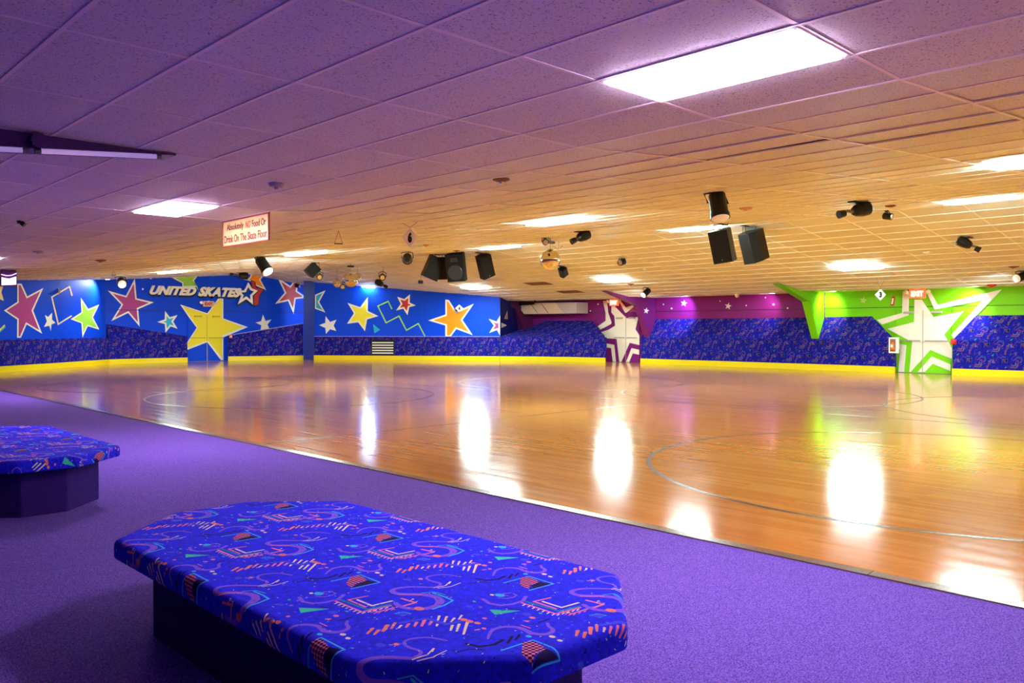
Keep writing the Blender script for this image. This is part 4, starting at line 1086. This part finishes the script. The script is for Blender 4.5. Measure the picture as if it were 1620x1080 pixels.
# security cameras
p = on_ceiling(30, 349); r = thing('security_camera', 'black security camera under the violet ceiling at far left', 'camera', p)
c = at_depth(37, 354.5, depth(p)) - p
MB().tube([(0, 0, 0), (.0, 0, -.015), tuple(c * .55)], [.03, .03, .012], 8).build('mount', M_BLACK, r)
MB().tube([tuple(c * .6 + Vector((0, 0, 0))), tuple(c * 1.25)], [.032, .030], 12).build('body', M_BLACK, r)
MB().tube([tuple(c * 1.25), tuple(c * 1.29)], [.022, .020], 12).build('lens', M_GREY, r)
p = on_ceiling(1166, 464); r = thing('security_camera', 'small white dome camera above the purple wall stars', 'camera', p)
MB().tube([(0, 0, 0), (0, 0, -.06)], [.10, .08], 14).build('base', M_WHITE, r); MB().sphere((0, 0, -.08), .075, 12, 8).build('dome', M_CREAM, r, smooth=True)
# small hanging box and wire hangers
p = on_ceiling(667, 428); r = thing('hanging_sensor', 'small black box on a cord left of the loudspeaker cluster', 'sensor', p)
c = at_depth(665.5, 446, depth(p)) - p
MB().box(tuple(c), (.16, .10, .12)).build('box', M_BLACK, r); MB().tube([(0, 0, 0), tuple(c)], .006, 5).build('cord', M_WIRE, r)
def hanger(px, py, w, h, label):
    p = on_ceiling(px, py); d = depth(p); r = thing('wire_hanger', label, 'hanger', p)
    a = at_depth(px - w / 2, py + h, d) - p; b = at_depth(px + w / 2, py + h, d) - p
    MB().tube([(0, 0, 0), tuple(a)], .0035, 5).tube([(0, 0, 0), tuple(b)], .0035, 5).build('wire', M_WIRE, r)
    MB().tube([tuple(a), tuple(b)], .009, 6).build('bar', M_BLACK, r)
hanger(535.5, 365, 13, 20.5, 'empty triangular wire hanger between the food and drink sign and the 6 sign')
hanger(180, 428, 7, 7, 'small wire hanger left of the amber-lensed spotlight')

# ---- hanging diamond number signs
def diamond(num, px, py, hw, hh, topx, topy, label, m, dd=None, spread=0.12, back=None):
    p = on_ceiling(topx, topy); d = dd or depth(p); c = at_depth(px, py, d)
    W, H = hw * d / FPX, hh * d / FPX
    right = RGT; M = frame_matrix(c, right, (0, 0, 1))
    r = thing('diamond_sign', label, 'sign', c, group='hanging diamond number signs')
    I = Matrix.Translation(-c) @ M
    MB().prism([(0, H, 0), (-W, 0, 0), (0, -H, 0), (W, 0, 0)], (0, 0, -.012), I).build('board', m, r)
    text_obj('numeral', num, H, .002, I @ Matrix.Translation((0, 0, .006)), M_BLACK, r, fit=(W * .50, H * 1.05), bold=.012)
    zt = zc(c.x)
    MB().tube([(0, 0, H), tuple(RGT * -spread + Vector((0, 0, zc(c.x - RGT.x * spread) - c.z)))], .003, 4).tube([(0, 0, H), tuple(RGT * spread + Vector((0, 0, zc(c.x + RGT.x * spread) - c.z)))], .003, 4).build('wire', M_WIRE, r)
diamond('6', 648.5, 375.5, 13.2, 16, 648, 352, 'hanging white diamond sign with a black 6', M_WHITE)
diamond('3', 1393, 466, 8.6, 9, 1393, 458, 'hanging white diamond sign with a black 3 in front of the green wall', M_WHITE, dd=24.0)
diamond('4', 726.5, 487.5, 6.6, 6, 726, 479, 'small hanging cream diamond sign with a black 4 in front of the orange star', M_CREAM, dd=36.5)
diamond('5', 91, 460.8, 5.0, 7.2, 91, 447, 'small hanging tan diamond sign with a black 5 at the left blue wall', mat('tan_board', (236, 186, 96), 0.5), dd=30.0)

# ---- hanging notice over the edge of the carpet
o = Vector((X_CREASE + .035, 9.91, 2.665)); r = thing('hanging_notice', 'cream hanging notice banning food and drink on the skate floor', 'sign', o)
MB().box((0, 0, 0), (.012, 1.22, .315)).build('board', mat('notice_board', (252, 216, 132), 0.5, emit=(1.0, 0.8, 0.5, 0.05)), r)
MB().box((-.002, 0, .165), (.03, 1.25, .02)).box((-.002, 0, -.162), (.022, 1.23, .012)).box((-.002, .615, 0), (.022, .012, .32)).box((-.002, -.615, 0), (.022, .012, .32)).build('frame', mat('notice_edge', (206, 90, 80), 0.4), r)
SM = frame_matrix((-.009, 0, 0), (0, -1, 0), (0, 0, 1))
M_INK = mat('maroon_ink', (130, 34, 30), 0.5); M_INKR = mat('red_ink', (232, 60, 50), 0.5)
text_obj('lettering', 'Absolutely', .1, .001, SM @ Matrix.Translation((-.27, .065, 0)), M_INK, r, fit=(.47, .105), bold=.0012)
text_obj('lettering', 'NO', .1, .001, SM @ Matrix.Translation((.085, .07, 0)), M_INKR, r, fit=(.14, .09), bold=.0012, shear=.25)
text_obj('lettering', 'Food Or', .1, .001, SM @ Matrix.Translation((.375, .07, 0)), M_INK, r, fit=(.36, .09), bold=.0012)
text_obj('lettering', 'Drink On The Skate Floor', .1, .001, SM @ Matrix.Translation((0.0, -.075, 0)), M_INK, r, fit=(1.16, .10), bold=.0012)

# ---- EXIT signs
def exit_sign(px, py, hw, hh, wall_pt, n, label, lit=True, arrows=True, proud=.35):
    d = on_plane(px, py, Vector(wall_pt) - Vector(n) * proud, n); D = depth(d); W, H = 2 * hw * D / FPX, 2 * hh * D / FPX
    rt = Vector((-n[1], n[0], 0)) * -1
    rt = rt if rt.dot(RGT) > 0 else -rt
    M = frame_matrix((0, 0, 0), rt, (0, 0, 1)); k = 1 / max(.3, abs(rt.dot(RGT))); W *= k
    r = thing('exit_sign', label, 'exit sign', d, group='exit signs over the doorways')
    MB().box((0, 0, 0), (W, H, .06), M).build('housing', M_EXIT if lit else mat('exit_dim', (240, 200, 180), 0.5), r)
    text_obj('lettering', 'EXIT', .1, .002, M @ Matrix.Translation((0, 0, .034)), M_EXITL if lit else M_RED, r, fit=(W * .78, H * .62), bold=.006)
    MB().tube([M @ Vector((0, H / 2, 0)), M @ Vector((0, H / 2, 0)) + Vector((0, 0, .02))], .04, 8).build('canopy', M_CREAM, r)
    if arrows:
        for s in (-1, 1):
            MB().tube([M @ Vector((s * W * .5, H * .1, 0)), M @ Vector((s * W * .62, H * .15, .02))], .012, 6).tube([M @ Vector((s * W * .6, H * .1, -.02)), M @ Vector((s * W * .74, H * .25, .07))], [.05, .065], 10).build('emergency_lamp', M_CREAM, r)
    return r
exit_sign(1451.5, 464.5, 8.3, 7, RX, RN, 'lit red EXIT sign above the green doorway')
exit_sign(971.5, 478.5, 6.2, 5.2, RX, RN, 'lit red EXIT sign above the purple doorway')
exit_sign(330, 480.6, 6.2, 4.2, GY, GN, 'pale exit sign above the yellow star, below the lettering', lit=False, proud=.12)

# ---- lettering and star logo on the gable
lg = thing('wall_lettering', 'white slanted UNITED SKATES lettering with black edging on the blue gable', 'sign', on_y(312, 463, Y_WALL - .1))
base = Vector(lg.location)
def lettering(body, xa, xb, ytop, ybot, slant):
    A = on_y(xa, (ytop + ybot) / 2, Y_WALL - .1); B = on_y(xb, (ytop + ybot) / 2, Y_WALL - .1)
    T = on_y((xa + xb) / 2, ytop, Y_WALL - .1).z; Bo = on_y((xa + xb) / 2, ybot, Y_WALL - .1).z
    c = (A + B) / 2; c.z = (T + Bo) / 2; w = (B - A).length; h = T - Bo
    M = frame_matrix(c - base, (1, 0, 0), (0, 0, 1))
    text_obj('letter_edge', body, 1, .02, M @ Matrix.Translation((.03, -.045, -.07)), M_BLACK, lg, fit=(w * 1.035, h * 1.16), bold=.085, shear=slant, space=1.06)
    text_obj('letters', body, 1, .03, M, M_CREAM, lg, fit=(w, h), bold=.06, shear=slant, space=1.06)
lettering('UNITED', 236.5, 310.5, 452.6, 466.8, .42)
lettering('SKATES', 313, 382, 454.4, 469.4, .42)
def logo_star(name, pts, w, m, e, thick=.05, seal=True):
    """outlined star: a band following the points"""
    P = [on_y(x, y, Y_WALL - e) - base for x, y in pts]; Q = [on_y(x, y, Y_WALL - e) - base for x, y in inset(pts, w)]
    n = len(P); b = MB()
    for i in range(n):
        j = (i + 1) % n
        b.prism([P[i], P[j], Q[j], Q[i]], (0, thick, 0))
    return b.build(name, m, lg)
L = c3([(1335,158),(1378,235),(1452,268),(1400,320),(1398,438),(1370,440),(1310,372),(1215,438),(1200,415),(1245,330),(1185,262),(1275,265)])
L = c3([(1335,165),(1378,240),(1450,268),(1385,330),(1392,436),(1310,368),(1210,432),(1248,330),(1200,268),(1285,262)])
logo_star('star_edge', inset(c3([(1338,180),(1385,248),(1462,280),(1395,342),(1402,450),(1316,385),(1212,448),(1252,342),(1200,278),(1290,270)]), -1.0), 5.0, M_BLACK, .10)
paint_r = c3([(1375,150),(1412,165),(1425,230),(1520,255),(1468,322),(1455,440),(1408,445),(1405,330),(1462,272),(1380,235)])
MB().prism([on_y(x, y, Y_WALL - .09) - base for x, y in inset(paint_r, -1.0)], (0, .04, 0)).build('red_shadow_edge', M_BLACK, lg)
MB().prism([on_y(x, y, Y_WALL - .12) - base for x, y in paint_r], (0, .04, 0)).build('red_shadow', M_RED, lg)
logo_star('star_outline', L, 3.3, M_WHITE, .17)

# ---- louvres set in the left and star wall bumpers
def louvre(x0, x1, y0, y1, p0, n, label, yr=0.0):
    pl = Vector(p0) - Vector(n) * .10
    a, b = on_plane(x0, y1, pl, n), on_plane(x1, y1, pl, n); rt = Vector((b.x - a.x, b.y - a.y, 0)); w = rt.length; rt.normalize()
    T = on_plane((x0 + x1) / 2, y0, pl, n).z; Bo = max(.21, on_plane((x0 + x1) / 2, y1, pl, n).z); h = T - Bo
    c = Vector(((a.x + b.x) / 2, (a.y + b.y) / 2, (T + Bo) / 2)); M = frame_matrix((0, 0, 0), rt, (0, 0, 1))
    if M.to_3x3().col[2].dot(EYE - c) < 0: M = frame_matrix((0, 0, 0), -rt, (0, 0, 1))
    r = thing('wall_louvre', label, 'vent', c, group='black louvres with pale slats')
    MB().box((0, 0, -.02), (w, h, .03), M).build('backing', M_BLACK, r)
    MB().box((-w / 2 + .015, 0, .02), (.03, h, .07), M).box((w / 2 - .015, 0, .02), (.03, h, .07), M).box((0, h / 2 - .015, .02), (w, .03, .07), M).build('frame', M_BLACK, r)
    for k in range(5):
        z = h * (.5 - .19 - k * .172)
        MB().prism([(-w / 2 + .03, z + .022, 0), (w / 2 - .03, z + .022, 0), (w / 2 - .03, z - .022, .045), (-w / 2 + .03, z - .022, .045)], (0, -.012, 0.004), M).build('slat', M_CREAM, r)
louvre(77, 108, 541, 571.5, LWp, LWn, 'black louvre with five pale slats in the left wall bumper')
louvre(588, 624, 537, 561, SWp, SWn, 'black louvre with five pale slats in the bumper under the yellow star')

# ---- white soffit with a black lamp bar above the far right bumper
r = thing('soffit_box', 'white panelled soffit box under the ceiling in the far right corner', 'soffit', (X_WALL, 25.5, 2.35))
so = Vector(r.location); ang = lambda x, y, xx=26.9: on_x(x, y, xx) - so
MB().prism([ang(816, 479.5), ang(879, 478.5), ang(892, 495.8), ang(829, 496.6)], (.75, 0, 0)).build('sloped_face', mat('soffit_white', (226, 200, 176), 0.5), r)
MB().prism([ang(879.4, 478.5), ang(912, 478), ang(912, 495.4), ang(892.4, 495.8)], (.75, 0, 0)).build('end_panel', mat('soffit_grey', (190, 178, 176), 0.5), r)
for xa, xb in ((836, 845), (851, 862), (867, 879)):
    pass
j = MB()
for x in (845, 862):
    a, b = ang(x - 5, 480, 26.89), ang(x + 6, 495, 26.89); j.prism([a, a + Vector((0, .05, 0)), b + Vector((0, .05, 0)), b], (-.008, 0, 0))
j.build('panel_joint', mat('joint_brown', (150, 120, 96), 0.6), r)
p = on_x(833, 480.5, 26.7); r = thing('track_light_bar', 'short black lamp bar mounted on the white soffit', 'lamp', p)
a, b = on_x(821.5, 481.3, 26.72) - p, on_x(844.5, 479.8, 26.72) - p
MB().tube([a, b], .045, 10).build('bar', M_BLACK, r); MB().tube([a, a + Vector((0.1, 0, .12))], .03, 8).tube([b, b + Vector((0.1, 0, .12))], .03, 8).build('bracket', M_BLACK, r)

# ---- purple sided lamp box at the far left
p = at_depth(14, 441, 20.0); M = Matrix.Translation((0, 0, 0)) @ aim(p, 0.15)
r = thing('lamp_box', 'purple box lamp with a glowing white lower face at the left edge under the ceiling', 'lamp', p)
MB().box((0, .10, .0), (.34, .20, .36), M).build('housing', M_VIOLET, r)
MB().prism([(-.15, -.012, -.155), (.15, -.012, -.13), (.15, -.012, .06), (0, -.012, 0.0), (-.15, -.012, .03)], (0, .01, 0), M).build('glowing_panel', mat('lamp_face', (255, 240, 255), .5, emit=(0.95, 0.75, 1.0, 1.0)), r)
MB().tube([(-.16, -.02, .10), (-.06, -.03, .075), (.05, -.03, .085), (.16, -.02, .14)], .010, 6, M).build('light_strip', mat('strip_glow', (255, 220, 255), .5, emit=(0.9, 0.6, 1.0, .6)), r)
MB().box((0, .1, (Z_NEAR - p.z + .18) / 2), (.30, .15, max(.02, Z_NEAR - p.z - .17)), M).build('drop', M_VIOLET, r)

# ---- things on the right wall
p = on_x(1412.5, 546, KX - .13); r = thing('extinguisher_cabinet', 'white cabinet with an orange-red fire extinguisher beside the green doorway', 'cabinet', p)
MB().box((.083, 0, 0), (.166, .26, .50)).build('case', M_WHITE, r)
MB().box((-.004, 0, 0), (.012, .17, .40)).build('window', mat('cabinet_glass', (150, 110, 100), 0.15), r)
MB().tube([(-.03, 0, -.14), (-.03, 0, .06), (-.03, 0, .10)], [.05, .05, .02], 12).build('extinguisher', mat('extinguisher_orange', (244, 110, 30), 0.35), r)
MB().box((-.085, 0, -.02), (.01, .07, .09)).build('instruction_label', M_CREAM, r)
p = on_x(1507.5, 540.5, KX - .05); r = thing('alarm_bell', 'small round red alarm on the bumper corner right of the green doorway', 'alarm', p)
MB().tube([(.05, 0, 0), (0, 0, 0), (-.03, 0, 0)], [.06, .07, .05], 14).build('bell', M_RED, r)
MB().box((.055, 0, 0), (.02, .16, .16)).build('base_plate', M_RED, r)
p = on_x(365 + 1046.5, 476, X_WALL - .03); r = thing('wall_notice', 'small tilted red and white notice left of the lit sign over the green doorway', 'sign', p)
MB().prism([(0, .05, -.15), (0, -.05, -.15), (0, -.09, .15), (0, .01, .15)], (.02, 0, 0)).build('board', M_RED, r)
MB().prism([(-.002, .03, -.10), (-.002, -.02, -.10), (-.002, -.05, .09), (-.002, 0.0, .09)], (.002, 0, 0)).build('panel', M_WHITE, r)
p = on_plane(364.5, 532, B3[0], Vector((-(B3[-1] - B3[0]).y, (B3[-1] - B3[0]).x, 0)).normalized()); p = p + (EYE - p).normalized() * .16; r = thing('fire_call_point', 'small orange call point at the corner of the bumper right of the yellow star', 'alarm', p)
MB().box((0, -.03, 0), (.12, .06, .14)).build('case', mat('call_orange', (244, 130, 70), 0.5), r); MB().box((0, -.065, 0), (.06, .01, .06)).build('button', M_CREAM, r)

# ---- recessed downlights washing the walls
def downlight(px, py, label, watts, col, tgt, blend=1.0, size=2.0):
    p = on_ceiling(px, py)
    if p.x > X_WALL - .55: p = Vector((X_WALL - .55, p.y * (X_WALL - .55) / p.x, Z_EAVE))
    r = thing('recessed_downlight', label, 'ceiling light', p, group='recessed downlights washing the walls')
    MB().tube([(0, 0, .003), (0, 0, -.008)], [.10, .09], 20).build('trim_ring', M_CREAM, r)
    MB().tube([(0, 0, -.009), (0, 0, -.012)], [.075, .07], 20).build('lens', mat('downlight_lens', (255, 250, 240), .5, emit=(1, .95, .85, 3.0)), r)
    l = bpy.data.lights.new('downlight_beam', 'SPOT'); l.energy = watts; l.color = col; l.spot_size = size; l.spot_blend = blend; l.shadow_soft_size = .05
    o = bpy.data.objects.new('downlight_beam', l); COL.objects.link(o); o.parent = r; o.location = (0, 0, -.03)
    d = Vector(tgt) - Vector(p); o.rotation_euler = d.to_track_quat('-Z', 'Y').to_euler()
for px, py, lb, w, c in ((1085, 470, 'recessed downlight throwing a violet pool on the purple wall', 60, (.55, .5, 1.0)),
                         (1222, 466.5, 'recessed downlight above the purple wall beside the green column', 26, (1, .75, .85)),
                         (1318, 463, 'recessed downlight above the green wall right of the green column', 42, (1, 1, .85)),
                         (1543, 456.5, 'recessed downlight above the white star arm on the green wall', 60, (.85, .9, 1.0))):
    p = on_ceiling(px, py); downlight(px, py, lb, w, c, (X_WALL, p.y, 1.9))
p = on_ceiling(168, 441); downlight(170, 441.5, 'recessed downlight at the corner of the left blue wall and the gable', 90, (.8, .9, 1), (p.x - 1.5, 33.6, 1.6))
